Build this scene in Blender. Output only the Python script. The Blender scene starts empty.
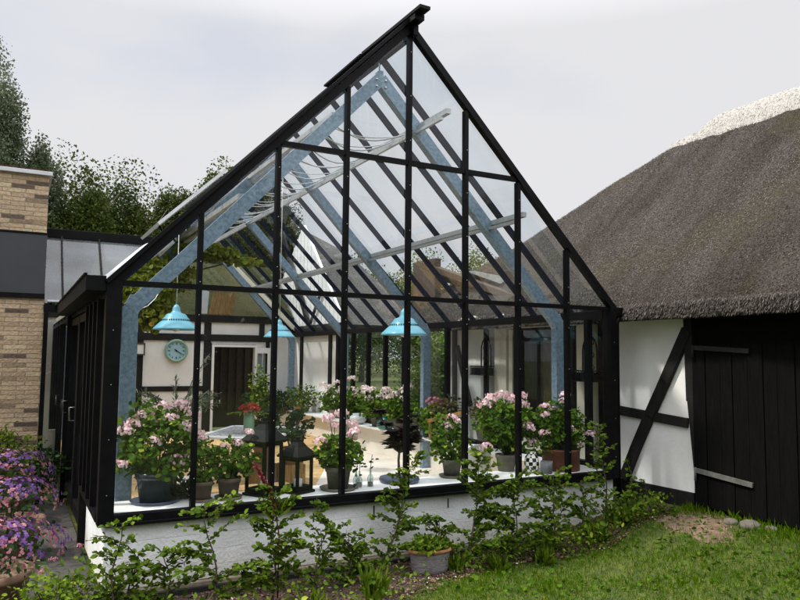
import bpy, math, random
import numpy as np
from mathutils import Vector, Matrix
R=math.radians
S=bpy.context.scene; COL=S.collection
# ---------------------------------------------------------------- camera (fitted to the gable front)
f,CX,CY,CZ,yaw,tilt,roll=720.593,-.6468,-5.7459,1.62,.4915,.0794,.0093
fw=Vector((math.sin(yaw)*math.cos(tilt),math.cos(yaw)*math.cos(tilt),math.sin(tilt)))
rt=Vector((math.cos(yaw),-math.sin(yaw),0)); up=rt.cross(fw)
r2=math.cos(roll)*rt+math.sin(roll)*up; u2=-math.sin(roll)*rt+math.cos(roll)*up
cd=bpy.data.cameras.new('camera'); co=bpy.data.objects.new('camera',cd); COL.objects.link(co)
cd.sensor_width=36; cd.lens=36*f/800; cd.clip_start=.05; cd.clip_end=900
M=Matrix((r2,u2,-fw)).transposed().to_4x4(); M.translation=Vector((CX,CY,CZ)); co.matrix_world=M
S.camera=co
# ---------------------------------------------------------------- sky, sun, exposure
SUN_EL,SUN_AZ=R(52),R(-76)      # azimuth measured from +y towards +x
wd=bpy.data.worlds.new('World'); S.world=wd; wd.use_nodes=True
wn=wd.node_tree; wn.nodes.clear(); L=wn.links.new
def N(t,tree=wn,**k):
    n=tree.nodes.new(t)
    for a,b in k.items(): setattr(n,a,b)
    return n
sky=N('ShaderNodeTexSky',sky_type='NISHITA',sun_disc=False); sky.sun_elevation=SUN_EL; sky.sun_rotation=SUN_AZ
bg1=N('ShaderNodeBackground'); bg1.inputs[1].default_value=.15; L(sky.outputs[0],bg1.inputs[0])
bg2=N('ShaderNodeBackground'); bg2.inputs[0].default_value=(.785,.785,.812,1); bg2.inputs[1].default_value=.98
tc=N('ShaderNodeTexCoord'); mp=N('ShaderNodeMapping'); mp.inputs['Scale'].default_value=(1.3,1.3,3.4); mp.inputs['Location'].default_value=(.3,.9,.45)
nz=N('ShaderNodeTexNoise'); nz.inputs['Scale'].default_value=1.5; nz.inputs['Detail'].default_value=5; nz.inputs['Roughness'].default_value=.45
rp=N('ShaderNodeValToRGB'); rp.color_ramp.elements[0].position=.36; rp.color_ramp.elements[0].color=(.78,.78,.78,1); rp.color_ramp.elements[1].position=.5
L(tc.outputs['Generated'],mp.inputs[0]); L(mp.outputs[0],nz.inputs['Vector']); L(nz.outputs[0],rp.inputs[0])
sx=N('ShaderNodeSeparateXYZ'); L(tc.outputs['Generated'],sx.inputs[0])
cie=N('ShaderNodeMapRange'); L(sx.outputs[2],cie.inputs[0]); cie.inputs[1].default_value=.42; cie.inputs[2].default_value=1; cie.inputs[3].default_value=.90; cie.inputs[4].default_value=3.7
sid=N('ShaderNodeMapRange'); L(sx.outputs[1],sid.inputs[0]); sid.inputs[1].default_value=.1; sid.inputs[2].default_value=-.9; sid.inputs[3].default_value=1; sid.inputs[4].default_value=1.9   # sky behind the camera raised, added brightness to light the front wall
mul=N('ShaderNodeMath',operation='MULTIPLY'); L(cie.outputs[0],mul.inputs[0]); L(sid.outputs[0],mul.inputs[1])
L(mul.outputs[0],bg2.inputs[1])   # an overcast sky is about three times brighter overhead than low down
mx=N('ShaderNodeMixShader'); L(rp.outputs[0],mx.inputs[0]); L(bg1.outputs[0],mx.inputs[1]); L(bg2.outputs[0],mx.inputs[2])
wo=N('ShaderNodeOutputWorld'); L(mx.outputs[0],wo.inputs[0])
sl=bpy.data.lights.new('sun','SUN'); sl.energy=3.6; sl.angle=R(3.5); sl.color=(1,.95,.86)
so=bpy.data.objects.new('sun',sl); COL.objects.link(so)
sd=Vector((math.cos(SUN_EL)*math.sin(SUN_AZ),math.cos(SUN_EL)*math.cos(SUN_AZ),math.sin(SUN_EL)))
so.rotation_euler=sd.to_track_quat('Z','Y').to_euler(); so.location=(-20,10,30)
S.view_settings.view_transform='Standard'; S.view_settings.look='None'; S.view_settings.exposure=.16; S.view_settings.gamma=1; S.view_settings.use_curve_mapping=False
S.cycles.transparent_max_bounces=24; S.cycles.max_bounces=8; S.cycles.use_denoising=True
rng=np.random.default_rng(7); random.seed(7)
# ---------------------------------------------------------------- materials
MAT={}
def newmat(name):
    m=bpy.data.materials.new(name); m.use_nodes=True; MAT[name]=m
    return m,m.node_tree,m.node_tree.nodes['Principled BSDF']
def mat(name,c1,c2=None,scale=6,rough=.7,metal=0,bump=0,bscale=None,stretch=(1,1,1),spec=.5,detail=6,lo=.35,hi=.65):
    m,t,b=newmat(name); b.inputs['Roughness'].default_value=rough; b.inputs['Metallic'].default_value=metal
    b.inputs['Specular IOR Level'].default_value=spec
    b.inputs['Base Color'].default_value=(*c1,1)
    tc=N('ShaderNodeTexCoord',t); mp=N('ShaderNodeMapping',t); mp.inputs['Scale'].default_value=stretch
    t.links.new(tc.outputs['Object'],mp.inputs[0])
    if c2 is not None:
        n=N('ShaderNodeTexNoise',t); n.inputs['Scale'].default_value=scale; n.inputs['Detail'].default_value=detail; n.inputs['Roughness'].default_value=.65
        t.links.new(mp.outputs[0],n.inputs['Vector'])
        r=N('ShaderNodeValToRGB',t); r.color_ramp.elements[0].position=lo; r.color_ramp.elements[1].position=hi
        r.color_ramp.elements[0].color=(*c1,1); r.color_ramp.elements[1].color=(*c2,1)
        t.links.new(n.outputs[0],r.inputs[0]); t.links.new(r.outputs[0],b.inputs['Base Color'])
    if bump:
        n=N('ShaderNodeTexNoise',t); n.inputs['Scale'].default_value=bscale or scale*3; n.inputs['Detail'].default_value=5
        t.links.new(mp.outputs[0],n.inputs['Vector'])
        bp=N('ShaderNodeBump',t); bp.inputs['Strength'].default_value=bump; bp.inputs['Distance'].default_value=.02
        t.links.new(n.outputs[0],bp.inputs['Height']); t.links.new(bp.outputs[0],b.inputs['Normal'])
    return m
def leafmat(name,c1,c2,c3=None,trans=.3,rough=.6):
    m,t,b=newmat(name); b.inputs['Roughness'].default_value=rough; b.inputs['Specular IOR Level'].default_value=.12
    a=N('ShaderNodeAttribute',t); a.attribute_name='rnd'
    r=N('ShaderNodeValToRGB',t); r.color_ramp.elements[0].color=(*c1,1); r.color_ramp.elements[1].color=(*c2,1)
    if c3: e=r.color_ramp.elements.new(.9); e.color=(*c2,1); r.color_ramp.elements[2].color=(*c3,1)
    t.links.new(a.outputs['Fac'],r.inputs[0]); t.links.new(r.outputs[0],b.inputs['Base Color'])
    tr=N('ShaderNodeBsdfTranslucent',t); t.links.new(r.outputs[0],tr.inputs[0])
    mx=N('ShaderNodeMixShader',t); mx.inputs[0].default_value=trans
    t.links.new(b.outputs[0],mx.inputs[1]); t.links.new(tr.outputs[0],mx.inputs[2]); t.links.new(mx.outputs[0],t.nodes['Material Output'].inputs[0])
    return m
def glass(name,tint,dirt=.03,dcol=(.5,.52,.52),base=.07,scale=3,lo=.4,hi=.7):
    m,t,b=newmat(name); t.nodes.remove(b); l=t.links.new
    g=N('ShaderNodeNewGeometry',t); d=N('ShaderNodeVectorMath',t,operation='DOT_PRODUCT'); l(g.outputs['Normal'],d.inputs[0]); l(g.outputs['Incoming'],d.inputs[1])
    ab=N('ShaderNodeMath',t,operation='ABSOLUTE'); l(d.outputs['Value'],ab.inputs[0])
    om=N('ShaderNodeMath',t,operation='SUBTRACT'); om.inputs[0].default_value=1; l(ab.outputs[0],om.inputs[1])
    pw=N('ShaderNodeMath',t,operation='POWER'); l(om.outputs[0],pw.inputs[0]); pw.inputs[1].default_value=5
    ma=N('ShaderNodeMath',t,operation='MULTIPLY_ADD'); l(pw.outputs[0],ma.inputs[0]); ma.inputs[1].default_value=1-base; ma.inputs[2].default_value=base
    tr=N('ShaderNodeBsdfTransparent',t); tr.inputs[0].default_value=(*tint,1)
    gl=N('ShaderNodeBsdfAnisotropic',t); gl.inputs['Roughness'].default_value=.0
    df=N('ShaderNodeBsdfDiffuse',t); df.inputs[0].default_value=(*dcol,1)
    n=N('ShaderNodeTexNoise',t); n.inputs['Scale'].default_value=scale; n.inputs['Detail'].default_value=6
    tc=N('ShaderNodeTexCoord',t); l(tc.outputs['Object'],n.inputs['Vector'])
    mr=N('ShaderNodeMapRange',t); l(n.outputs[0],mr.inputs[0]); mr.inputs[1].default_value=lo; mr.inputs[2].default_value=hi; mr.inputs[3].default_value=dirt*.25; mr.inputs[4].default_value=dirt
    m1=N('ShaderNodeMixShader',t); l(mr.outputs[0],m1.inputs[0]); l(tr.outputs[0],m1.inputs[1]); l(df.outputs[0],m1.inputs[2])
    m2=N('ShaderNodeMixShader',t); l(ma.outputs[0],m2.inputs[0]); l(m1.outputs[0],m2.inputs[1]); l(gl.outputs[0],m2.inputs[2])
    l(m2.outputs[0],t.nodes['Material Output'].inputs[0]); return m
def brick(name,cols,mortar,bw,bh,ms=.006,bump=.6,plane='xz',rough=.85,white=None):
    m,t,b=newmat(name); l=t.links.new; b.inputs['Roughness'].default_value=rough
    tc=N('ShaderNodeTexCoord',t); sp=N('ShaderNodeSeparateXYZ',t); l(tc.outputs['Object'],sp.inputs[0])
    cb=N('ShaderNodeCombineXYZ',t)
    if plane=='xy': l(sp.outputs[0],cb.inputs[0]); l(sp.outputs[1],cb.inputs[1])
    else:
        ad=N('ShaderNodeMath',t,operation='ADD'); l(sp.outputs[0],ad.inputs[0]); l(sp.outputs[1],ad.inputs[1]); l(ad.outputs[0],cb.inputs[0]); l(sp.outputs[2],cb.inputs[1])
    nd=N('ShaderNodeTexNoise',t); nd.inputs['Scale'].default_value=9; l(tc.outputs['Object'],nd.inputs['Vector'])
    wa=N('ShaderNodeMixRGB',t,blend_type='LINEAR_LIGHT'); wa.inputs[0].default_value=.006; l(cb.outputs[0],wa.inputs[1]); l(nd.outputs['Color'],wa.inputs[2])
    br=N('ShaderNodeTexBrick',t); l(wa.outputs[0],br.inputs['Vector']); br.inputs['Scale'].default_value=1; br.inputs['Brick Width'].default_value=bw; br.inputs['Row Height'].default_value=bh
    br.inputs['Mortar Size'].default_value=ms; br.inputs['Mortar Smooth'].default_value=.3; br.inputs['Color1'].default_value=(0,0,0,1); br.inputs['Color2'].default_value=(1,1,1,1); br.inputs['Mortar'].default_value=(.5,.5,.5,1); br.inputs['Bias'].default_value=0
    br.offset_frequency=2; br.offset=.37
    if white is None:
        r=N('ShaderNodeValToRGB',t); r.color_ramp.interpolation='LINEAR'
        els=r.color_ramp.elements
        for i,(p,c) in enumerate(cols):
            e=els[i] if i<2 else els.new(p); e.position=p; e.color=(*c,1)
        l(br.outputs['Color'],r.inputs[0])
        n2=N('ShaderNodeTexNoise',t); n2.inputs['Scale'].default_value=28; n2.inputs['Detail'].default_value=5; l(tc.outputs['Object'],n2.inputs['Vector'])
        mu=N('ShaderNodeMixRGB',t,blend_type='OVERLAY'); mu.inputs[0].default_value=.55; l(r.outputs[0],mu.inputs[1]); l(n2.outputs[0],mu.inputs[2])
        mx=N('ShaderNodeMixRGB',t); l(br.outputs['Fac'],mx.inputs[0]); l(mu.outputs[0],mx.inputs[1]); mx.inputs[2].default_value=(*mortar,1); l(mx.outputs[0],b.inputs['Base Color'])
    else:
        # whitewash with yellow splash staining low down and grey weathering
        n2=N('ShaderNodeTexNoise',t); n2.inputs['Scale'].default_value=3; n2.inputs['Detail'].default_value=8; l(tc.outputs['Object'],n2.inputs['Vector'])
        mr=N('ShaderNodeMapRange',t); l(sp.outputs[2],mr.inputs[0]); mr.inputs[1].default_value=white[0]; mr.inputs[2].default_value=white[1]; mr.inputs[3].default_value=.75; mr.inputs[4].default_value=0
        mm=N('ShaderNodeMath',t,operation='MULTIPLY'); l(mr.outputs[0],mm.inputs[0]); l(n2.outputs[0],mm.inputs[1])
        mx=N('ShaderNodeMixRGB',t); l(mm.outputs[0],mx.inputs[0]); mx.inputs[1].default_value=(*cols[0],1); mx.inputs[2].default_value=(*cols[1],1)
        r=N('ShaderNodeValToRGB',t); r.color_ramp.elements[0].position=.42; r.color_ramp.elements[1].position=.62; r.color_ramp.elements[0].color=(.86,.86,.84,1); r.color_ramp.elements[1].color=(1,1,1,1); l(n2.outputs[0],r.inputs[0])
        mu=N('ShaderNodeMixRGB',t,blend_type='MULTIPLY'); mu.inputs[0].default_value=1; l(mx.outputs[0],mu.inputs[1]); l(r.outputs[0],mu.inputs[2]); l(mu.outputs[0],b.inputs['Base Color'])
    n3=N('ShaderNodeTexNoise',t); n3.inputs['Scale'].default_value=40; l(tc.outputs['Object'],n3.inputs['Vector'])
    hh=N('ShaderNodeMath',t,operation='MULTIPLY_ADD'); l(br.outputs['Fac'],hh.inputs[0]); hh.inputs[1].default_value=-1; l(n3.outputs[0],hh.inputs[2])
    bp=N('ShaderNodeBump',t); bp.inputs['Strength'].default_value=bump; bp.inputs['Distance'].default_value=.012; l(hh.outputs[0],bp.inputs['Height']); l(bp.outputs[0],b.inputs['Normal'])
    return m
black=mat('black_metal',(.0025,.0025,.003),(.005,.005,.006),scale=9,rough=.45,spec=.10,bump=.03,bscale=60)
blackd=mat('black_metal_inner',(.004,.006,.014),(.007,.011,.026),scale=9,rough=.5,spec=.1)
screwm=mat('screw_steel',(.5,.5,.5),rough=.3,metal=1)
galv=mat('galvanised',(.14,.21,.28),(.25,.34,.42),scale=26,rough=.42,metal=.35,bump=.05,bscale=60,detail=8,lo=.4,hi=.62)
rail=mat('rail_metal',(.42,.43,.43),(.55,.56,.56),scale=20,rough=.4,metal=.5)
gfront=glass('gable_glass',(.94,.96,.96),dirt=.012,base=.038,scale=1.1)
groof=glass('roof_glass',(.86,.90,.93),dirt=.10,dcol=(.34,.37,.38),base=.06,scale=1.6)
gwin=glass('window_glass',(.6,.63,.63),dirt=.03,base=.09)
glink=glass('link_roof_glass',(.5,.54,.55),dirt=.55,dcol=(.15,.17,.19),base=.08,scale=2.2,lo=.3,hi=.7)
glant=glass('lantern_glass',(.93,.95,.95),dirt=.04,base=.06)
gbot=glass('bottle_glass',(.75,.85,.85),dirt=.08,base=.10)
whitewash=brick('whitewashed_brick',[(.80,.82,.84),(.52,.44,.26)],(.7,.7,.7),.30,.12,ms=.004,bump=.55,white=(-.12,.20),rough=.75)
plaster=mat('white_plaster',(.70,.69,.66),(.78,.775,.76),scale=2.2,rough=.8,bump=.12,bscale=22)
plasteri=mat('inner_plaster',(.72,.66,.57),(.80,.75,.67),scale=2,rough=.8,bump=.1,bscale=16)
cream=mat('cream_paint',(.62,.57,.45),(.70,.66,.54),scale=4,rough=.55)
whitep=mat('white_paint',(.76,.76,.74),(.80,.80,.78),scale=5,rough=.45)
tarred=mat('tarred_timber',(.004,.0038,.0035),(.013,.012,.011),scale=6,rough=.7,bump=.4,bscale=30,stretch=(1,1,.3),spec=.25)
doorw=mat('tarred_board',(.0018,.0018,.0018),(.0045,.0043,.004),scale=8,rough=.75,bump=.3,bscale=40,stretch=(6,6,.5),spec=.08)
woodb=mat('brown_wood',(.035,.020,.012),(.085,.050,.028),scale=10,rough=.7,bump=.2,stretch=(4,4,.7))
woodo=mat('orange_wood',(.14,.065,.015),(.34,.19,.05),scale=14,rough=.6,stretch=(5,1,.4))
greyw=mat('weathered_board',(.07,.07,.065),(.13,.13,.115),scale=14,rough=.8,bump=.2)
concrete=mat('concrete',(.16,.13,.095),(.30,.25,.18),scale=6,rough=.9,bump=.3,bscale=40)
dpc=mat('drain_strip',(.012,.013,.016),(.02,.02,.022),scale=6,rough=.5)
panelm=mat('grey_panel',(.020,.022,.028),(.026,.028,.034),scale=3,rough=.55)
zinc=mat('zinc',(.42,.43,.44),(.52,.53,.54),scale=5,rough=.45,metal=.5)
flash=mat('flashing',(.48,.49,.52),(.60,.61,.64),scale=5,rough=.5)
terra=mat('terracotta',(.30,.15,.085),(.42,.24,.15),scale=7,rough=.85,bump=.12)
terrad=mat('dark_terracotta',(.085,.055,.042),(.14,.10,.08),scale=7,rough=.85,bump=.12)
greypot=mat('mossy_grey_pot',(.085,.08,.06),(.16,.15,.12),scale=9,rough=.9,bump=.2)
palepot=mat('pale_pot',(.30,.27,.23),(.42,.39,.34),scale=9,rough=.85)
rustm=mat('rusty_planter',(.13,.035,.018),(.26,.085,.04),scale=9,rough=.8,bump=.2)
bluepot=mat('navy_glaze',(.012,.018,.028),(.03,.045,.07),scale=6,rough=.25)
slate=mat('slate_saucer',(.035,.045,.075),(.06,.075,.12),scale=6,rough=.4)
turq=mat('turquoise_enamel',(.12,.38,.48),(.16,.45,.55),scale=4,rough=.28)
greenpaint=mat('sage_enamel',(.20,.34,.26),(.25,.40,.31),scale=4,rough=.4)
dial=mat('clock_dial',(.26,.44,.50),(.32,.50,.56),scale=4,rough=.5)
yclinker=brick('yellow_clinker_paving',[(0,(.42,.25,.09)),(1,(.62,.40,.17)),(.5,(.55,.33,.12))],(.30,.24,.16),.22,.06,ms=.006,plane='xy',bump=.3)
bricky=brick('tawny_long_brick',[(0,(.06,.042,.03)),(1,(.44,.35,.22)),(.08,(.10,.068,.047)),(.15,(.30,.215,.13)),(.55,(.42,.31,.20)),(.8,(.33,.24,.155))],(.20,.16,.115),.25,.054,ms=.004,bump=.9)
soil=mat('bark_soil',(.022,.014,.010),(.11,.065,.045),scale=40,rough=.95,bump=1,bscale=60)
straw=mat('ridge_straw',(.28,.265,.24),(.42,.40,.37),scale=30,rough=.9,bump=.8,bscale=60,stretch=(1,2,1))
wax=mat('candle_wax',(.75,.73,.68),rough=.5)
rope=mat('shade_cord',(.42,.43,.44),(.55,.55,.56),scale=20,rough=.6)
stone=mat('field_stone',(.09,.08,.065),(.17,.15,.12),scale=7,rough=.9,bump=.4)
bark=mat('bark',(.06,.05,.035),(.13,.11,.08),scale=30,rough=.9,bump=.5)
barkb=mat('twig_bark',(.035,.026,.018),(.08,.06,.045),scale=30,rough=.85)
petred=mat('petal_red',(.36,.035,.025),(.45,.07,.035),scale=20,rough=.6)
# thatch: fine straw ends, darker and mossy in patches, streaked down the slope
def thatchmat(name,c1,c2,c3,fine=55):
    m,t,b=newmat(name); l=t.links.new; b.inputs['Roughness'].default_value=.95; b.inputs['Specular IOR Level'].default_value=.1
    tc=N('ShaderNodeTexCoord',t)
    n=N('ShaderNodeTexNoise',t); n.inputs['Scale'].default_value=fine; n.inputs['Detail'].default_value=6; n.inputs['Roughness'].default_value=.75; l(tc.outputs['Object'],n.inputs['Vector'])
    r=N('ShaderNodeValToRGB',t); r.color_ramp.elements[0].position=.38; r.color_ramp.elements[1].position=.64; r.color_ramp.elements[0].color=(*c1,1); r.color_ramp.elements[1].color=(*c2,1); l(n.outputs[0],r.inputs[0])
    mp=N('ShaderNodeMapping',t); mp.inputs['Scale'].default_value=(.45,1.6,.45); mp.inputs['Rotation'].default_value=(0,0,R(18)); l(tc.outputs['Object'],mp.inputs[0])
    n2=N('ShaderNodeTexNoise',t); n2.inputs['Scale'].default_value=1.6; n2.inputs['Detail'].default_value=7; n2.inputs['Roughness'].default_value=.6; l(mp.outputs[0],n2.inputs['Vector'])
    r2=N('ShaderNodeValToRGB',t); r2.color_ramp.elements[0].position=.35; r2.color_ramp.elements[1].position=.65; r2.color_ramp.elements[0].color=(*c3,1); r2.color_ramp.elements[1].color=(1,1,1,1); l(n2.outputs[0],r2.inputs[0])
    mu=N('ShaderNodeMixRGB',t,blend_type='MULTIPLY'); mu.inputs[0].default_value=1; l(r.outputs[0],mu.inputs[1]); l(r2.outputs[0],mu.inputs[2])
    n4=N('ShaderNodeTexNoise',t); n4.inputs['Scale'].default_value=.9; n4.inputs['Detail'].default_value=8; l(tc.outputs['Object'],n4.inputs['Vector'])
    r4=N('ShaderNodeValToRGB',t); r4.color_ramp.elements[0].position=.52; r4.color_ramp.elements[1].position=.70; l(n4.outputs[0],r4.inputs[0])
    ms=N('ShaderNodeMixRGB',t); l(r4.outputs[0],ms.inputs[0]); l(mu.outputs[0],ms.inputs[1]); ms.inputs[2].default_value=(.085,.075,.04,1); l(ms.outputs[0],b.inputs['Base Color'])
    bp=N('ShaderNodeBump',t); bp.inputs['Strength'].default_value=1; bp.inputs['Distance'].default_value=.05; l(n.outputs[0],bp.inputs['Height']); l(bp.outputs[0],b.inputs['Normal'])
    return m
thatch=thatchmat('old_thatch',(.025,.021,.019),(.19,.165,.152),(.62,.60,.52))
thatchg=thatchmat('mossy_thatch',(.03,.034,.012),(.10,.10,.04),(.6,.7,.5),30)
thatchr=thatchmat('grey_thatch',(.08,.075,.07),(.26,.25,.24),(.7,.7,.7),30)
strawl=leafmat('cut_straw',(.018,.015,.0135),(.235,.205,.187),trans=.05,rough=.9)
strawr=leafmat('pale_straw',(.28,.265,.24),(.46,.44,.40),trans=.05,rough=.9)
ger=leafmat('geranium_leaf',(.028,.078,.004),(.11,.20,.012),(.34,.40,.04))
gflow=leafmat('geranium_petal',(.82,.48,.52),(.90,.72,.74),trans=.2)
gflowp=leafmat('pale_petal',(.80,.62,.60),(.86,.76,.74),trans=.2)
beech=leafmat('beech_leaf',(.030,.072,.004),(.135,.205,.014),(.36,.40,.05))
olive=leafmat('olive_leaf',(.07,.10,.06),(.19,.24,.16))
dark=leafmat('dark_leaf',(.012,.030,.010),(.04,.075,.02))
jade=leafmat('jade_leaf',(.05,.055,.018),(.13,.12,.04))
aeon=leafmat('aeonium_leaf',(.012,.008,.008),(.05,.028,.022),trans=.1)
vinel=leafmat('vine_leaf',(.10,.14,.012),(.26,.27,.03),(.45,.20,.04))
grassm=leafmat('grass_blade',(.05,.125,.001),(.125,.215,.004),(.27,.28,.03),trans=.35)
yel=leafmat('yellowgreen_leaf',(.05,.105,.006),(.20,.28,.02))
purple=leafmat('purple_petal',(.08,.03,.14),(.20,.10,.29),trans=.2)
pinkp=leafmat('pink_petal',(.26,.07,.11),(.46,.22,.25),trans=.2)
redp=leafmat('red_spike',(.13,.02,.025),(.26,.06,.07),trans=.2)
treeg=leafmat('tree_leaf',(.014,.027,.005),(.065,.088,.015),(.17,.16,.035),trans=.25)
treew=leafmat('willow_leaf',(.06,.08,.045),(.17,.20,.12),trans=.25)
treeb=leafmat('bush_leaf',(.028,.06,.008),(.12,.18,.025),(.30,.30,.06),trans=.3)
chips=leafmat('bark_chip',(.04,.022,.014),(.24,.15,.11),(.5,.46,.42),trans=0,rough=.9)
# ---------------------------------------------------------------- mesh helpers
ORG={}
def origin(o): return ORG.get(o.name,Vector((0,0,0)))
def tag(o,label=None,cat=None,group=None,kind=None):
    if label: o['label']=label
    if cat: o['category']=cat
    if group: o['group']=group
    if kind: o['kind']=kind
    return o
def empty(name,loc,label,cat,group=None):
    o=bpy.data.objects.new(name,None); COL.objects.link(o); o.location=loc; ORG[o.name]=Vector(loc); o.empty_display_size=.1
    return tag(o,label,cat,group)
def link(name,me,mats,parent=None,loc=None):
    o=bpy.data.objects.new(name,me); COL.objects.link(o)
    for m in (mats if isinstance(mats,(list,tuple)) else [mats]): me.materials.append(m)
    if parent is not None:
        o.parent=parent; ORG[o.name]=origin(parent)
    elif loc is not None: o.location=loc; ORG[o.name]=Vector(loc)
    return o
class MB:
    def __init__(s): s.v=[];s.f=[];s.m=[];s.sm=[]
    def add(s,vs,fs,mi=0,smooth=False):
        b=len(s.v); s.v+=[tuple(v) for v in vs]; s.f+=[tuple(i+b for i in f) for f in fs]; s.m+=[mi]*len(fs); s.sm+=[smooth]*len(fs); return s
    def box(s,a,b,mi=0):
        x0,y0,z0=a; x1,y1,z1=b
        vs=[(x,y,z) for z in (z0,z1) for y in (y0,y1) for x in (x0,x1)]
        return s.add(vs,[(0,2,3,1),(4,5,7,6),(0,1,5,4),(2,6,7,3),(0,4,6,2),(1,3,7,5)],mi)
    def bar(s,p0,p1,w,h,upv=(0,0,1),mi=0,taper=1):
        p0=Vector(p0);p1=Vector(p1);d=(p1-p0).normalized();u=Vector(upv);sd=d.cross(u)
        if sd.length<1e-4: sd=d.cross(Vector((1,0,0)))
        sd.normalize();u=sd.cross(d)
        vs=[]
        for p,k in ((p0,1),(p1,taper)):
            for a,b in ((-1,-1),(1,-1),(1,1),(-1,1)): vs.append(p+sd*(a*w/2*k)+u*(b*h/2*k))
        return s.add(vs,[(0,3,2,1),(4,5,6,7),(0,1,5,4),(1,2,6,5),(2,3,7,6),(3,0,4,7)],mi)
    def tube(s,pts,r,n=8,mi=0,smooth=True):
        pts=[Vector(p) for p in pts]; rs=r if isinstance(r,(list,tuple)) else [r]*len(pts)
        vs=[];fs=[]
        for i,p in enumerate(pts):
            d=(pts[min(i+1,len(pts)-1)]-pts[max(i-1,0)]).normalized()
            a=d.orthogonal().normalized() if abs(d.z)<.9 else d.cross(Vector((0,1,0))).normalized()
            if abs(d.z)<.9: a=d.cross(Vector((0,0,1))).normalized()
            b=d.cross(a)
            for k in range(n):
                t=2*math.pi*k/n; vs.append(p+a*(rs[i]*math.cos(t))+b*(rs[i]*math.sin(t)))
        for i in range(len(pts)-1):
            for k in range(n):
                k2=(k+1)%n; fs.append((i*n+k,i*n+k2,(i+1)*n+k2,(i+1)*n+k))
        fs.append(tuple(range(n-1,-1,-1))); fs.append(tuple(range((len(pts)-1)*n,len(pts)*n)))
        return s.add(vs,fs,mi,smooth)
    def lathe(s,prof,c,n=28,mi=0,axis='z'):
        vs=[];fs=[]
        for r,z in prof:
            for k in range(n):
                t=2*math.pi*k/n
                v=(r*math.cos(t),r*math.sin(t),z)
                if axis=='y': v=(v[0],z,v[1])
                if axis=='x': v=(z,v[0],v[1])
                vs.append((c[0]+v[0],c[1]+v[1],c[2]+v[2]))
        for i in range(len(prof)-1):
            for k in range(n):
                k2=(k+1)%n; fs.append((i*n+k,i*n+k2,(i+1)*n+k2,(i+1)*n+k))
        return s.add(vs,fs,mi,True)
    def quad(s,*p,mi=0): return s.add(p,[tuple(range(len(p)))],mi)
    def build(s,name,mats,parent=None,loc=None,bevel=0):
        o0=origin(parent) if parent is not None else Vector(loc or (0,0,0))
        me=bpy.data.meshes.new(name); me.from_pydata([(v[0]-o0.x,v[1]-o0.y,v[2]-o0.z) for v in s.v],[],s.f)
        me.polygons.foreach_set('material_index',s.m); me.polygons.foreach_set('use_smooth',s.sm)
        o=link(name,me,mats,parent,loc)
        if bevel:
            b=o.modifiers.new('bevel','BEVEL'); b.width=bevel; b.segments=2; b.limit_method='ANGLE'
        return o
TPL={ # leaf templates: (u along, v across, w lift), faces
 'beech':([(0,0,0),(.25,.26,.05),(.6,.30,.05),(1,0,-.06),(.6,-.30,.05),(.25,-.26,.05)],[(0,1,2,3),(0,3,4,5)]),
 'round':([(0,0,0),(.12,.42,.10),(.52,.56,.16),(.92,.34,.10),(1,0,.0),(.92,-.34,.10),(.52,-.56,.16),(.12,-.42,.10)],[(0,1,2,3,4),(0,4,5,6,7)]),
 'narrow':([(0,0,0),(.5,.10,.02),(1,0,-.03),(.5,-.10,.02)],[(0,1,2,3)]),
 'quad':([(0,0,0),(.5,.34,.04),(1,0,-.04),(.5,-.34,.04)],[(0,1,2,3)]),
 'blade':([(0,.035,0),(0,-.035,0),(.6,-.022,.10),(1,0,.30),(.6,.022,.10)],[(0,1,2,3,4)]),
 'petal':([(0,0,0),(.5,.45,.06),(1,0,0),(.5,-.45,.06)],[(0,1,2,3)]),
}
def leaves(name,mt,pos,dirs,size,kind='beech',parent=None,loc=None,nrm=None,rnd=None,wmul=1):
    pos=np.asarray(pos,float); n=len(pos); d=np.asarray(dirs,float); d=d/(np.linalg.norm(d,axis=1,keepdims=True)+1e-9)
    if nrm is None: nrm=rng.normal(size=(n,3))*.7+np.array([0,0,1.0])
    s=np.cross(nrm,d); s/=np.linalg.norm(s,axis=1,keepdims=True)+1e-9; w=np.cross(d,s)
    size=np.broadcast_to(np.asarray(size,float),(n,))[:,None]
    T,F=TPL[kind]; k=len(T); V=np.zeros((n,k,3))
    for i,(a,b,c) in enumerate(T): V[:,i]=pos+size*(a*d+b*wmul*s+c*w)
    o0=origin(parent) if parent is not None else Vector(loc or (0,0,0)); V-=np.array(o0)
    me=bpy.data.meshes.new(name); nf=len(F)
    lens=np.array([len(q) for q in F]); lp=np.concatenate([np.array(q) for q in F])
    loops=(np.arange(n)[:,None]*k+lp[None]).ravel()
    me.vertices.add(n*k); me.vertices.foreach_set('co',V.ravel())
    me.loops.add(len(loops)); me.loops.foreach_set('vertex_index',loops.astype(np.int32))
    tot=np.tile(lens,n); st=np.concatenate([[0],np.cumsum(tot)[:-1]])
    me.polygons.add(n*nf); me.polygons.foreach_set('loop_start',st.astype(np.int32)); me.polygons.foreach_set('loop_total',tot.astype(np.int32))
    a=me.attributes.new('rnd','FLOAT','FACE'); rv=rng.random(n) if rnd is None else rnd; a.data.foreach_set('value',np.repeat(rv,nf).astype(np.float32))
    me.update(); me.validate()
    return link(name,me,mt,parent,loc)
def sph(n):
    v=rng.normal(size=(n,3)); return v/np.linalg.norm(v,axis=1,keepdims=True)
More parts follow.
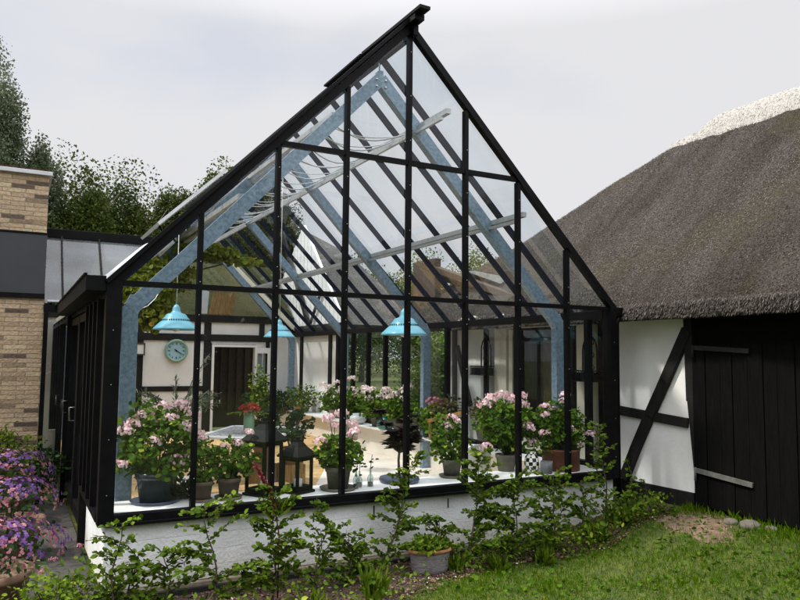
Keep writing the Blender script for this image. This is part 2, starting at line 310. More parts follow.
# ================================================================ GROUND
def sstep(a,b,x): t=np.clip((x-a)/(b-a),0,1); return t*t*(3-2*t)
def gh(x,y):
    x=np.asarray(x,float);y=np.asarray(y,float)
    return -.18+.30*sstep(3.4,5.7,x)*(1-sstep(-.12,-.02,y)*(x<5.05))-.10*sstep(-1.3,-5,y)*0+.012*np.sin(x*2.1+y)*np.sin(y*1.7)
xs=np.unique(np.concatenate([np.linspace(-300,-8,12),np.linspace(-8,3,30),np.linspace(3,5.04,14),[5.06],np.linspace(5.2,9,12),np.linspace(12,300,12)]))
ys=np.unique(np.concatenate([np.linspace(-60,-6,8),np.linspace(-5.5,-.2,24),np.linspace(-.14,0,8),np.linspace(.5,12,12),np.linspace(16,500,14)]))
GX,GY=np.meshgrid(xs,ys); GZ=gh(GX,GY); nx=len(xs)
m=MB(); m.add(list(zip(GX.ravel(),GY.ravel(),GZ.ravel())),[(j*nx+i,j*nx+i+1,(j+1)*nx+i+1,(j+1)*nx+i) for j in range(len(ys)-1) for i in range(nx-1)],0,True)
turf=mat('turf',(.030,.045,.004),(.075,.095,.008),scale=9,rough=.95,bump=.6,bscale=40)
tag(m.build('ground',turf),kind='structure')
m=MB(); m.box((-3.2,-.4,-.3),(-.006,4.0,-.160)); tag(m.build('paved_area',mat('dark_paving',(.03,.028,.025),(.06,.055,.05),scale=9,rough=.9,bump=.3)),kind='structure')
# soil bed along the wall
def bed_edge(x): return -.62-.16*np.sin(x*1.3+.4)-.05*np.sin(x*5)-.35*sstep(3.0,1.6,x)+.28*sstep(4.2,5.2,x)-.3*sstep(1,0,x)
bx=np.linspace(-2.4,5.35,90); m=MB(); vs=[];fs=[]
for i,x in enumerate(bx):
    for t in np.linspace(0,1,7):
        y=-.05+(bed_edge(x)+.05)*t; vs.append((x,y,float(gh(x,y if y<-.13 else -.13))+.006+.012*math.sin(t*math.pi)))
for i in range(len(bx)-1):
    for j in range(6): a=i*7+j; fs.append((a,a+1,a+8,a+7))
m.add(vs,fs,0,True); tag(m.build('soil_bed',soil),kind='structure')
n=9000; x=rng.uniform(-.5,5.2,n); y=rng.uniform(0,1,n); y=-.10+(bed_edge(x)-.04)*y
P=np.stack([x,y,gh(x,np.minimum(y,-.13))+.02],1)
tag(leaves('bark_chips',chips,P,rng.normal(size=(n,3))*[1,1,.25],rng.uniform(.012,.035,n),'quad'),'brown and pale bark chips and pebbles scattered over the soil bed','bark chips',kind='stuff')
# grass
n=130000
x=rng.uniform(.3,7.5,n); y=rng.uniform(-4.1,.35,n)
d=np.hypot(x-CX,y-CY)
clump=np.sin(x*5.1+np.sin(y*4))*np.sin(y*6.3+np.sin(x*3.1))
bare=np.exp(-(((x-5.1)/.35)**2+((y+.95)/.38)**2))
keep=(y<bed_edge(x)+rng.normal(0,.04,n))&(x<5.48)&(rng.random(n)>bare*1.1)&((x>5.1)|(y<-.2))&(rng.random(n)<np.clip(1.15-(y+4)*.0,.3,1))
x,y,clump,d=x[keep],y[keep],clump[keep],d[keep]; n=len(x)
P=np.stack([x,y,gh(x,y)-.004],1); D=rng.normal(size=(n,3))*.42+[0,0,1]
rv=np.clip(rng.random(n)*.62+.18*clump+.12,0,1)*.93; rv[rng.random(n)<.05]=1
wall=np.exp(-((5.45-x)/.14)**2)
tag(leaves('lawn_grass',grassm,P,D,rng.uniform(.022,.050,n)*(1+.25*clump+wall*rng.uniform(.2,1.6,n)),'blade',rnd=rv,wmul=1.7),'short green lawn grass in front of the barn','grass',kind='stuff')
# broad weeds among the grass
n=2600; x=rng.uniform(1.2,5.3,n); y=rng.uniform(-3.2,.1,n); k=(y<bed_edge(x)+.1)&(np.sin(x*3.3+y*2)*np.sin(y*4.1)>-.2)&(y<-.2); x,y=x[k],y[k]; n=len(x)
tag(leaves('lawn_clover',leafmat('clover_leaf',(.03,.085,.003),(.08,.16,.006)),np.stack([x,y,gh(x,y)+rng.uniform(.005,.03,n)],1),rng.normal(size=(n,3))*[1,1,.3]+[0,0,.35],rng.uniform(.018,.04,n),'round'),'low clover and weeds growing through the lawn','clover',kind='stuff')
m=MB()
for sx,sy,sr in ((5.33,-1.16,.07),(5.36,-1.34,.1),(5.4,-1.52,.06)):
    m.lathe([(sr*math.sin(a),sr*.55*math.cos(a)) for a in np.linspace(3.1,0.02,7)],(sx,sy,float(gh(sx,sy))+.01),10)
    m.build('threshold_stone',stone,None,(sx,sy,float(gh(sx,sy)))); tag(COL.objects[-1],'pale field stone sunk in the bare earth at the barn door foot','stone','stones at the barn door'); m=MB()
# bare earth
m=MB(); vs=[];fs=[]; c=(5.12,-.98)
for i in range(9):
    for k in range(28):
        t=2*math.pi*k/28; r=i/8*(1+.22*math.sin(3*t+1)+.1*math.sin(7*t)); X=c[0]+.36*r*math.cos(t)+.12*r*math.sin(t); Yy=c[1]+.48*r*math.sin(t); vs.append((X,Yy,float(gh(X,Yy))+.010-.012*(i/8)))
for i in range(8):
    for k in range(28): k2=(k+1)%28; fs.append((i*28+k,i*28+k2,(i+1)*28+k2,(i+1)*28+k))
m.add(vs,fs,0,True); tag(m.build('bare_earth',mat('dry_earth',(.09,.06,.035),(.20,.135,.085),scale=12,rough=.95,bump=.5)),kind='structure')
# ================================================================ GREENHOUSE
W=5.0;LEN=9.85;zS=.457;zT=2.156;zM=3.411;zA=4.683;SL=(zA-zT)/2.5;BW=W/8
GHs=empty('greenhouse',(2.5,0,0),'large black-framed glass greenhouse with a steep gable front and low white wall','greenhouse')
def rz(x): return zA-abs(x-2.5)*SL
# low walls
m=MB(); m.box((0,.0,-.10),(W,.16,zS-.062)); m.build('low_wall',whitewash,GHs,bevel=.006)
m=MB(); m.box((0,.163,-.10),(.16,1.40,zS-.062)); m.build('side_wall',whitewash,GHs,bevel=.006)
m=MB(); m.box((4.86,.163,-.02),(5.0,LEN,zS-.01)); m.build('side_wall',plasteri,GHs,bevel=.006)
m=MB(); m.box((.16,.16,-.02),(4.86,.30,zS-.03)); m.build('inner_wall',plasteri,GHs)
for xx in (1.15,1.63,2.19,2.95):   # weep slits in the wall face
    m=MB(); m.box((xx-.006,-.004,.245),(xx+.006,.0,.33)); m.build('weep_slot',dpc,GHs)
m=MB(); m.box((-.03,-.035,-.19),(5.0,.1,-.103)); m.build('plinth',concrete,GHs,bevel=.008)
m=MB(); m.box((-.03,-.075,-.19),(5.0,-.038,-.135)); m.build('drain_strip',dpc,GHs)
m=MB(); m.box((.03,.02,zS-.028),(4.97,.46,zS)); m.build('window_sill',whitep,GHs,bevel=.004)
m=MB(); m.box((4.66,.463,zS-.028),(4.97,LEN,zS)); m.build('window_sill',whitep,GHs,bevel=.004)
# gable frame
m=MB(); m.box((0,-.055,zS-.075),(W,.03,zS-.002)); m.box((0,-.07,zS-.085),(W,-.056,zS-.06)); m.build('sill_rail',black,GHs,bevel=.004)
def screws(m,pts):
    for p in pts: m.lathe([(0,-.003),(.0035,-.003),(.004,0)],p,8,1,'y')
for i in range(1,8):
    x=i*BW; m=MB(); m.bar((x,-.012,zS),(x,-.012,rz(x)-.04),.036,.062,(0,1,0))
    screws(m,[(x,-.044,z) for z in np.arange(zS+.22,rz(x)-.1,.42)]+[(x,-.044,zT+.04)])
    m.build('mullion',[black,screwm],GHs)
for z,x0,x1 in ((zT,0.05,4.95),(zM,2.5-(zA-zM)/SL+.03,2.5+(zA-zM)/SL-.03)):
    m=MB(); m.bar((x0,-.012,z),(x1,-.012,z),.05,.042,(0,0,1)); m.build('transom',black,GHs)
for s in (-1,1):
    m=MB(); e=2.5+s*2.56; m.bar((2.5,-.02,zA+.01),(e,-.02,zT-.05),.07,.065,(0,0,1)); 
    if s<0: m.bar((2.46,-.04,zA+.062),(e,-.04,zT+.0),.11,.03,(0,0,1))
    m.build('rake_bar',black,GHs)
for x0,x1 in ((-.055,.055),(4.94,5.03)):
    m=MB(); m.box((x0,-.06,zS-.075),(x1,.06,zT+.01)); screws(m,[((x0+x1)/2,-.062,z) for z in np.arange(.6,2.1,.4)]); m.build('corner_post',[black,screwm],GHs,bevel=.003)
# panes: front
for i in range(8):
    x0,x1=i*BW,(i+1)*BW
    m=MB(); m.quad((x0,0,zS),(x1,0,zS),(x1,0,zT),(x0,0,zT)); m.build('pane',gfront,GHs)
    h=lambda x:max(rz(x),zT)
    if min(h(x0),h(x1))>zM: 
        m=MB(); m.quad((x0,0.001,zT),(x1,0.001,zT),(x1,0.001,zM),(x0,0.001,zM)); m.build('pane',gfront,GHs)
        m=MB(); m.quad((x0,0.002,zM),(x1,0.002,zM),(x1,0.002,h(x1)),(x0,0.002,h(x0))); m.build('pane',gfront,GHs)
    else:
        m=MB(); m.quad((x0,0.001,zT),(x1,0.001,zT),(x1,0.001,h(x1)),(x0,0.001,h(x0))); m.build('pane',gfront,GHs)
# glazing bars, roof panes
YB=[0]+[.6+.665*k for k in range(14)]; YB[-1]=9.3
YB=YB+[LEN]
for s in (-1,1):
    e=2.5+s*2.53
    for y in YB[1:]:
        m=MB(); m.bar((2.5,y,zA-.035),(e,y,zT-.065),.036,.062,(0,0,1)); m.build('glazing_bar',blackd,GHs)
    for a,b in zip(YB[:-1],YB[1:]):
        if s<0 and abs(a-(.6+.665*3))<.01 : pass
        m=MB(); m.quad((2.5,a,zA+.005),(2.5,b,zA+.005),(e,b,zT-.02),(e,a,zT-.02)); m.build('roof_pane',groof,GHs)
    m=MB(); m.box((min(e,e-s*.1),.06,zT-.10),(max(e,e-s*.1),LEN,zT-.01)); m.build('eaves_beam',black,GHs,bevel=.004)
m=MB()
m.bar((2.5,-.20,zA+.05),(2.5,LEN,zA+.05),.10,.05); m.bar((2.50,-.30,zA+.10),(2.48,.9,zA+.10),.11,.03); m.bar((2.47,.9,zA+.088),(2.47,1.9,zA+.088),.12,.02)
m.bar((2.52,-.10,zA-.03),(2.52,LEN,zA-.03),.05,.09)
m.build('ridge_cap',black,GHs)
# gutters
m=MB(); m.box((-.20,-.06,zT-.07),(-.06,4.0,zT+.045)); m.box((-.215,-.065,zT+.046),(-.19,4.0,zT+.06)); m.build('gutter',black,GHs,bevel=.004)
m=MB(); m.box((5.045,-.05,zT-.075),(5.16,.5,zT+.02)); m.build('gutter',black,GHs,bevel=.004)
m=MB(); m.tube([(5.09,-.02,zT-.08),(5.07,-.01,zT-.15),(5.065,-.01,-.0)],.028,10); m.build('downpipe',black,GHs)
# left side glazing with deep bars, then the doors
for y in (.36,.70,1.04,1.38):
    m=MB(); m.bar((0,y,zS),(0,y,zT-.1),.045,.15,(1,0,0)); m.build('side_mullion',black,GHs)
m=MB(); m.box((-.06,.061,zS-.065),(.05,1.40,zS-.002)); m.build('side_sill_rail',black,GHs)
for a,b in ((.06,.70),(.70,1.38)):
    m=MB(); m.quad((0,a,zS),(0,b,zS),(0,b,zT-.1),(0,a,zT-.1)); m.build('side_pane',gfront,GHs)
for q in (((-.06,1.405,-.1),(.06,1.50,zT-.1)),((-.05,3.92,-.1),(.05,4.0,zT-.1))): m=MB(); m.box(*q); m.build('door_post',black,GHs)
for k,(a,b) in enumerate(((1.52,2.70),(2.72,3.90))):
    m=MB(); m.box((-.03,a,.0),(.03,a+.07,zT-.12)); m.box((-.03,b-.07,.0),(.03,b,zT-.12)); m.box((-.028,a+.07,.0),(.028,b-.07,.12)); m.box((-.028,a+.07,zT-.2),(.028,b-.07,zT-.121))
    dd=m.build('side_door',black,GHs); m=MB(); m.quad((0,a+.07,.12),(0,b-.07,.12),(0,b-.07,zT-.2),(0,a+.07,zT-.2)); m.build('door_pane',gwin,dd)
    m=MB(); m.tube([(-.04,b-.035,.92),(-.09,b-.035,.92),(-.09,b-.035,1.06),(-.04,b-.035,1.06)],.008,8); m.build('door_handle',screwm,dd)
# far left side, behind link
for y in np.arange(6.1,9.9,.66):
    m=MB(); m.bar((0,y,0),(0,y,zT-.1),.05,.08,(1,0,0)); m.build('side_mullion',black,GHs)
m=MB(); m.quad((0,6.1,0),(0,LEN,0),(0,LEN,zT-.1),(0,6.1,zT-.1)); m.build('side_pane',gwin,GHs)
# right side glazing
ry=[.06,.6,1.26,1.92,2.59,3.26,3.92,4.58,5.25,5.92,6.58,7.25]
for a,b in zip(ry[:-1],ry[1:]):
    if b>3.0: m=MB(); m.bar((4.97,b,zS),(4.97,b,zT-.1),.06,.07,(1,0,0)); m.build('side_mullion',black,GHs)
    m=MB(); m.quad((4.975,a,zS),(4.975,b,zS),(4.975,b,zT-.1),(4.975,a,zT-.1)); m.build('side_pane',gfront,GHs)
for y in (.32,1.6): m=MB(); m.bar((4.97,y,zS),(4.97,y,zT-.1),.06,.07,(1,0,0)); m.build('side_mullion',black,GHs)
m=MB(); m.box((4.93,.06,zS+.001),(5.02,7.25,zS+.05)); m.build('side_sill_rail',black,GHs)
# portal frames, purlins
for y in (.62,3.6,6.6,9.5):
    m=MB(); t=.125; w=.09
    for s in (-1,1):
        xo=2.5+s*2.3
        m.bar((xo,y,.0),(xo,y,2.02),t,w,(0,1,0)); m.bar((xo+0*s,y-.0005,2.0),(2.5,y,4.42),w+.002,t,(0,0,1))
        m.bar((xo,y,1.97),(xo-s*.06,y,2.10),t,w-.004,(0,1,0))
        m.box((xo-.09,y-.07,.0),(xo+.09,y+.07,.012))
    m.bar((2.5,y,4.36),(2.5,y,4.50),.05,w-.006,(0,1,0))
    for dx,dz in ((-.05,-.02),(.05,-.02),(-.05,-.09),(.05,-.09)): m.lathe([(0,-.012),(.012,-.012),(.013,0)],(2.5+dx,y-.045,4.42+dz),8,1,'y')
    m.tube([(2.5,y,4.48),(2.5,y,4.62)],.008,6)
    m.build('portal_frame',[galv,screwm],GHs)
for s in (-1,1):
    for dx,z in ((.46,3.967),(1.368,3.047)):
        x=2.5+s*dx; ya=.03 if s>0 else .68; m=MB(); m.bar((x,ya,z+.03),(x,9.6,z+.03),.05,.05,(0,0,1)); m.bar((x-s*.045,ya+.05,z-.035),(x-s*.045,9.6,z-.035),.03,.03,(0,0,1)); m.build('purlin',rail,GHs)
# rear gable: rake lining and glass bars
for s in (-1,1):
    m=MB(); m.bar((2.5,LEN-.1,zA-.12),(2.5+s*2.42,LEN-.1,zT+.10),.05,.09,(0,0,1)); m.build('rear_rake',cream,GHs)
m=MB(); m.quad((0.05,LEN,2.5),(4.66,LEN,2.5),(2.5,LEN,zA)); m.build('rear_pane',gfront,GHs)
# roof vent propped open on the left slope
m=MB(); a0=Vector((1.43,3.0,3.76)); a1=Vector((.70,3.0,3.06))
m.bar(a0,a1,1.2,.035,(0,0,1)); vt=m.build('roof_vent',flash,GHs)
m=MB(); m.tube([(.8,3.0,3.15),(.86,3.0,3.05)],.012,6); m.build('vent_stay',black,vt)
# paving inside
m=MB(); m.box((.05,.1,-.2),(4.9,10.0,0)); tag(m.build('floor',yclinker),kind='structure')
m=MB(); m.quad((2.62,2.55,.004),(3.0,.31,.004),(4.855,.31,.004),(4.855,7.6,.004),(3.83,4.9,.004)); tag(m.build('paved_area',mat('sun_patch_paint',(.60,.53,.45),(.70,.64,.56),scale=3,rough=.8,bump=.1)),kind='structure')  # sunlit part of the floor, its brightness put into the colour
# shade cords slung under the ridge
for k,y in enumerate((.85,1.15,1.6,2.1,2.6,3.1,3.9,4.4,4.9,5.4,5.9,6.4)):
    c=empty('shade_cord',(2.5,y,3.95),'white shade cords sagging in loops between the upper roof rails of the greenhouse','cord','shade cords under the greenhouse roof')
    x0,x1=(2.05,2.92)
    m=MB(); m.tube([(x0+(x1-x0)*t,y+.05*math.sin(3*t),3.98-.11*math.sin(math.pi*t)*(1+.3*(k%3))) for t in np.linspace(0,1,9)],.008,6); m.build('strand',rope,c)
    m=MB(); m.tube([(x0+(x1-x0)*t,y+.09+.03*math.sin(4*t),3.98-.06*math.sin(math.pi*t)*(1+.4*(k%2))) for t in np.linspace(0,1,9)],.006,6); m.build('strand',rope,c)
    if k>3:
        m=MB(); m.tube([(1.1+.35*t,y+.1*t,3.12+.05*math.sin(9*t)+.3*t) for t in np.linspace(0,1,9)],.012,6); m.build('strand',rope,c)
# ================================================================ BARN (right)
BXW=5.5
BN=empty('thatched_barn',(7.9,-2.5,0),'low half-timbered barn with white panels, tarred door and thick grey-brown thatch','barn')
def patch(m,y0,y1,z0,z1,x=BXW,t=.12): m.box((x,min(y0,y1),z0),(x+t,max(y0,y1),z1))
m=MB(); patch(m,.62,-.62,.28,2.3); m.build('wall_panel',plaster,BN)
m=MB(); patch(m,-.62,-8,.1,2.3,BXW+.02); m.build('boarded_wall',doorw,BN)
m=MB(); patch(m,.62,-.62,.0,.278,BXW-.015); m.build('plinth_board',tarred,BN,bevel=.006)
def tim(name,a,b,w,t=.05,x=BXW-.012,par=None):
    m=MB(); m.bar((x,a[0],a[1]),(x,b[0],b[1]),w,t,(1,0,0)); return m.build(name,tarred,par or BN,bevel=.006)
tim('timber_rail',(.62,1.06),(-.57,.975),.10)
tim('timber_post',(.55,.2),(.55,2.3),.12,.055)
m=MB(); pts=[(.30,.30),(.14,.62),(-.08,1.02),(-.30,1.40),(-.60,1.93)]
for a,b in zip(pts[:-1],pts[1:]): m.bar((BXW-.03,a[0]+.01,a[1]-.015),(BXW-.03,b[0],b[1]),.125,.05,(1,0,0))
m.build('timber_brace',tarred,BN,bevel=.006)
tim('timber_post',(-.62,1.2),(-.60,2.3),.10,.06); m=MB(); m.bar((BXW-.014,-.62,1.25),(BXW-.014,-.70,.40),.08,.06,(1,0,0)); m.build('timber_post',tarred,BN,bevel=.006)
# barn door of vertical boards with two strap boards
m=MB(); y=-.66
for k in range(16):
    w=.155+.02*math.sin(k*2.3); m.box((BXW-.045+.006*(k%2),y-w+.006,.17),(BXW-.005,y,1.78)); y-=w
dr=m.build('barn_door',doorw,BN,bevel=.003)
for z0,z1 in ((1.745,1.71),(.52,.47)):
    m=MB(); m.bar((BXW-.06,-.70,z0),(BXW-.06,-1.32,z1),.045,.02,(1,0,0)); m.tube([(BXW-.07,-.69,z0-.1),(BXW-.07,-.69,z0+.03)],.012,8); m.build('hinge',greyw if z0<1 else (MAT.get('dark_strap') or mat('dark_strap',(.006,.006,.006),(.014,.014,.013),scale=14,rough=.8)),dr)
# part of the barn front inside the greenhouse (porch side)
def cpost(y0,y1,z0=.1,z1=2.2,mm=cream,nm='cream_post',x=BXW,t=.10):
    m=MB(); m.box((x-.02,min(y0,y1),z0),(x+t,max(y0,y1),z1)); return m.build(nm,mm,BN,bevel=.004)
cpost(.83,1.08); cpost(2.52,2.80); cpost(2.42,2.50,.1,2.02,cream,'window_jamb',BXW+.03,.04)
m=MB(); m.box((BXW-.02,.83,2.04),(BXW+.1,3.4,2.18)); m.build('lintel',cream,BN,bevel=.004)
m=MB(); m.box((BXW-.018,1.08,.1),(BXW+.1,2.52,.55)); m.build('dado',plasteri,BN)
m=MB(); patch(m,2.94,4.02,.1,2.06,BXW); m.build('wall_panel',plaster,BN)
for y in (3.0,3.86,4.06): tim('timber_post',(y,.1),(y,2.1),.09,.06)
tim('timber_brace',(3.80,1.80),(3.42,.9),.09,.055)
m=MB(); m.quad((BXW+.06,1.08,.55),(BXW+.06,2.52,.55),(BXW+.06,2.52,2.04),(BXW+.06,1.08,2.04)); m.build('window_pane',gwin,BN)
m=MB(); m.box((BXW+.02,1.5,.55),(BXW+.07,1.58,2.04)); m.box((BXW+.02,2.28,.55),(BXW+.07,2.34,2.04)); m.build('window_bar',tarred,BN)
m=MB(); m.box((BXW+.3,1.9,.2),(BXW+.34,2.1,1.9)); m.build('curtain',woodo,BN)
m=MB(); m.box((BXW+1.6,.7,.1),(BXW+1.7,4.1,2.2)); m.box((BXW+.1,4.05,.1),(BXW+1.7,4.12,2.3)); m.build('inner_wall',doorw,BN)
# cream eaves soffit wedge over the porch
m=MB(); m.add([(5.12,3.30,2.14),(5.50,3.35,2.13),(5.12,2.10,2.12),(5.50,2.10,2.13),(5.30,2.85,2.42),(5.30,2.30,2.38)],[(0,1,3,2),(0,2,5,4),(1,4,5,3),(0,4,1),(2,3,5)]); m.build('soffit',cream,BN)
# thatch shell: height field with ridge, hip towards the back, rounded eave
EX=5.13
def thz(x,y):
    base=2.30+(x-EX)*1.0
    rid=np.where(y<.9,4.98+.02*np.sin(y),4.98-(y-.9)*.62)
    hip=rid
    k=.10; a=base; b=hip
    z=-np.log(np.exp(-a/k)+np.exp(-b/k))*k
    return z+.022*np.sin(y*1.7+x)*np.sin(x*2.3)+.012*np.sin(y*5.3)*np.sin(x*4.1+1)
tx=np.concatenate([[0,.0,.02,.06,.14],np.linspace(.24,2.9,46)])+EX; ty=np.linspace(-9,4.6,150)
vs=[];fs=[]
for j,y in enumerate(ty):
    wob=.018*math.sin(y*4.3)+.012*math.sin(y*9.1+1)
    for i,x in enumerate(tx):
        if i==0: vs.append((x+.07+wob,y,2.03))
        elif i==1: vs.append((x+.0+wob,y,2.075))
        else: vs.append((x+(wob if i<5 else 0),y,float(thz(x,y))-( .20,.10,.03)[i-2] if i<5 else float(thz(x,y))))
    vs.append((8.3,y,float(thz(8.1,y))-.25)); vs.append((11.2,y,2.2)); vs.append((5.5,y,2.16))
nn=len(tx)+3
for j in range(len(ty)-1):
    for i in range(nn-1): a=j*nn+i; fs.append((a,a+1,a+nn+1,a+nn))
    a=j*nn+nn-1; fs.append((a,j*nn,j*nn+nn,a+nn))
fs.append(tuple(range(nn))); fs.append(tuple(range((len(ty)-1)*nn+nn-1,(len(ty)-1)*nn-1,-1)))
m=MB(); m.add(vs,fs,0,True); m.build('thatch',thatch,BN)
# straw ends over the thatch
n=110000; x=EX+rng.random(n)**1.05*2.85; y=rng.uniform(-4.2,4.5,n); z=thz(x,y)
fr=x-EX<.24; z=np.where(fr,z-.03-.16*np.exp(-(x-EX)/.05),z)
kp=thz(x,y)>2.30+(x-EX)*1.0-.25; x,y,z=x[kp],y[kp],z[kp]; n=len(x)
D=np.stack([-.75+rng.normal(0,.28,n),rng.normal(0,.34,n),-.35+rng.normal(0,.25,n)],1)
stk=np.clip(.5+.3*np.sin(x*2.2+y*3.1)*np.sin(y*1.3)+rng.normal(0,.25,n),0,1)
leaves('straw_ends',strawl,np.stack([x,y,z+.004],1),D,rng.uniform(.014,.032,n),'narrow',BN,nrm=np.array([-.7,0,.7])+rng.normal(size=(n,3))*.5,rnd=stk)
n=52000; y=rng.uniform(-4.2,4.4,n); x=EX+rng.uniform(-.01,.12,n)+.018*np.sin(y*4.3)+.012*np.sin(y*9.1+1); z=2.055+rng.uniform(0,.16,n)
leaves('eave_straw',strawl,np.stack([x,y,z],1),np.stack([-.5+rng.normal(0,.2,n),rng.normal(0,.22,n),-.85+rng.normal(0,.15,n)],1),rng.uniform(.02,.045,n),'narrow',BN,nrm=np.array([-1,0,.2])+rng.normal(size=(n,3))*.4,rnd=rng.random(n)*.62)
# pale ridge
m=MB(); vs=[];fs=[]; ry2=np.linspace(-9,1.35,70); q=9
for j,y in enumerate(ry2):
    tt=min(1,max(0,(1.35-y)/.5)); 
    for i,a in enumerate(np.linspace(0,1,q)):
        x=7.42+a*1.05; zz=thz(min(x,8.0),min(y,.9))
        z=float(4.98-abs(x-7.95)*.62+.008*math.sin(y*5+a*3))+.10*math.sin(math.pi*a)*tt
        z=max(z,float(zz)+.05*math.sin(math.pi*a)) if y<.9 else z-(y-.9)*.75
        if i==0: x+=.02*math.sin(y*11)+.015*math.sin(y*23); z=float(thz(x,y))-.02
        if i==1: z=float(thz(x,y))+.05
        vs.append((x,y,z))
for j in range(len(ry2)-1):
    for i in range(q-1): a=j*q+i; fs.append((a,a+1,a+q+1,a+q))
m.add(vs,fs,0,True); m.build('ridge_thatch',straw,BN)
vv=np.array(vs).reshape(len(ry2),q,3); n=16000; j=rng.integers(18,len(ry2)-1,n); i=rng.integers(0,6,n); tt=rng.random((n,1)); t2=rng.random((n,1))
P=vv[j,i]*(1-tt)*(1-t2)+vv[j+1,i]*tt*(1-t2)+vv[j,i+1]*(1-tt)*t2+vv[j+1,i+1]*tt*t2
leaves('ridge_straw',strawr,P,np.array([-.8,0,-.62])+rng.normal(size=(n,3))*.22,rng.uniform(.02,.05,n),'narrow',BN,nrm=np.array([-.5,0,.8])+rng.normal(size=(n,3))*.5)
# brown timber porch canopy between greenhouse and barn end
PC=empty('timber_canopy',(5.4,4.0,0),'brown timber porch canopy seen through the glass roof at the end of the barn','canopy')
m=MB(); m.box((5.34,4.25,2.2),(5.46,4.98,3.24)); m.build('board_panel',woodb,PC,bevel=.01)
m=MB(); m.bar((5.4,4.84,3.22),(5.4,2.1,2.42),.14,.10,(0,0,1)); m.build('canopy_rail',woodb,PC,bevel=.01)
m=MB(); m.add([(5.60,4.6,3.02),(5.60,2.2,2.86),(5.60,2.1,2.46),(5.60,4.6,2.90),(5.68,4.6,3.02),(5.68,2.2,2.86),(5.68,2.1,2.46),(5.68,4.6,2.90)],[(0,1,2,3),(7,6,5,4),(0,4,5,1),(2,6,7,3),(1,5,6,2),(0,3,7,4)]); m.build('fascia',woodb,PC,bevel=.01)
m=MB(); m.add([(5.45,3.5,2.95),(5.6,3.5,2.97),(5.6,2.6,2.78),(5.45,2.6,2.68)],[(0,1,2,3)]); m.build('skylight_pane',greyw,PC)
m=MB(); m.bar((5.42,4.2,2.35),(5.42,3.6,2.62),.05,.05); m.build('strut',tarred,PC)
m=MB(); m.box((5.40,1.0,2.20),(5.5,4.9,2.30)); m.build('plate',tarred,PC)
# iron wall baskets
def basket(y,z,label):
    o=empty('wall_basket',(5.40,y,z),label,'wall basket','iron wall baskets')
    m=MB(); x=5.44
    m.tube([(x,y-.12,z+.02)]+[(x,y-.12*math.cos(t),z+.28+.17*math.sin(t)) for t in np.linspace(0,math.pi,9)]+[(x,y+.12,z+.02)],.011,6)
    for k in range(5):
        cz=z+.08+k*.075; m.tube([(x,y+.05*math.sin(t)*(1 if k%2 else -1)+(.02 if k%2 else -.02),cz+.035*math.cos(t)) for t in np.linspace(0,5.4,9)],.006,5)
    m.tube([(x,y,z),(x,y,z+.42)],.006,5); m.build('arched_back',black,o)
    m=MB()
    for zz in (z-.08,z+.04): m.tube([(x,y-.2,zz),(x-.14,y-.2,zz),(x-.14,y+.2,zz),(x,y+.2,zz)],.009,6)
    for yy in np.linspace(y-.2,y+.2,11): m.tube([(x-.14,yy,z-.08),(x-.14,yy,z+.04)],.006,5)
    m.box((x-.135,y-.19,z-.075),(x,y+.19,z+.02)); m.build('trough',black,o)
basket(2.95,1.46,'black iron wall basket with arched back beside the cream post under the barn eave')
basket(.80,1.44,'black iron wall basket with arched back, closest to the greenhouse corner post')
# ================================================================ REAR HOUSE
HY=9.98
BH=empty('half_timbered_house',(3,HY,0),'white half-timbered house with dark beams and open white door behind the greenhouse','house')
m=MB(); m.box((-.3,HY,-.1),(3.14,HY+.15,2.44)); m.box((4.14,HY,-.1),(6,HY+.15,2.44)); m.box((3.14,HY,1.87),(4.14,HY+.15,2.44)); m.build('wall',plaster,BH)
def tb(x0,x1,z0,z1,pr=.03): m=MB(); m.box((x0,HY-pr,z0),(x1,HY+.02,z1)); m.build('timber_beam',tarred,BH,bevel=.006)
tb(-.3,5.0,2.34,2.50,.05); tb(1.5,4.6,1.93,2.08,.04); tb(1.62,1.74,0,2.34); tb(2.98,3.13,0,2.33); tb(4.20,4.32,2.08,2.33); tb(4.36,4.45,0,1.93); tb(1.74,2.98,.86,.97,.028); tb(3.13,3.15,0,1.9,.02)
m=MB(); m.box((3.15,HY-.06,-.1),(3.20,HY+.1,1.86)); m.box((3.20,HY-.06,1.81),(4.14,HY+.1,1.86)); m.box((4.10,HY-.06,-.1),(4.14,HY+.1,1.81)); m.build('door_frame',whitep,BH)
# dark room behind the door
m=MB(); m.box((2.6,HY+1.8,-.1),(5,HY+1.9,2.4)); m.box((2.55,HY+.15,-.1),(2.6,HY+1.9,2.4)); m.box((2.6,HY+.15,2.4),(5,HY+1.9,2.42)); 
for k in range(8): m.box((3.2+k*.2,HY+1.76,.3),(3.23+k*.2,HY+1.8,2.2))
m.build('inner_room',woodb,BH)
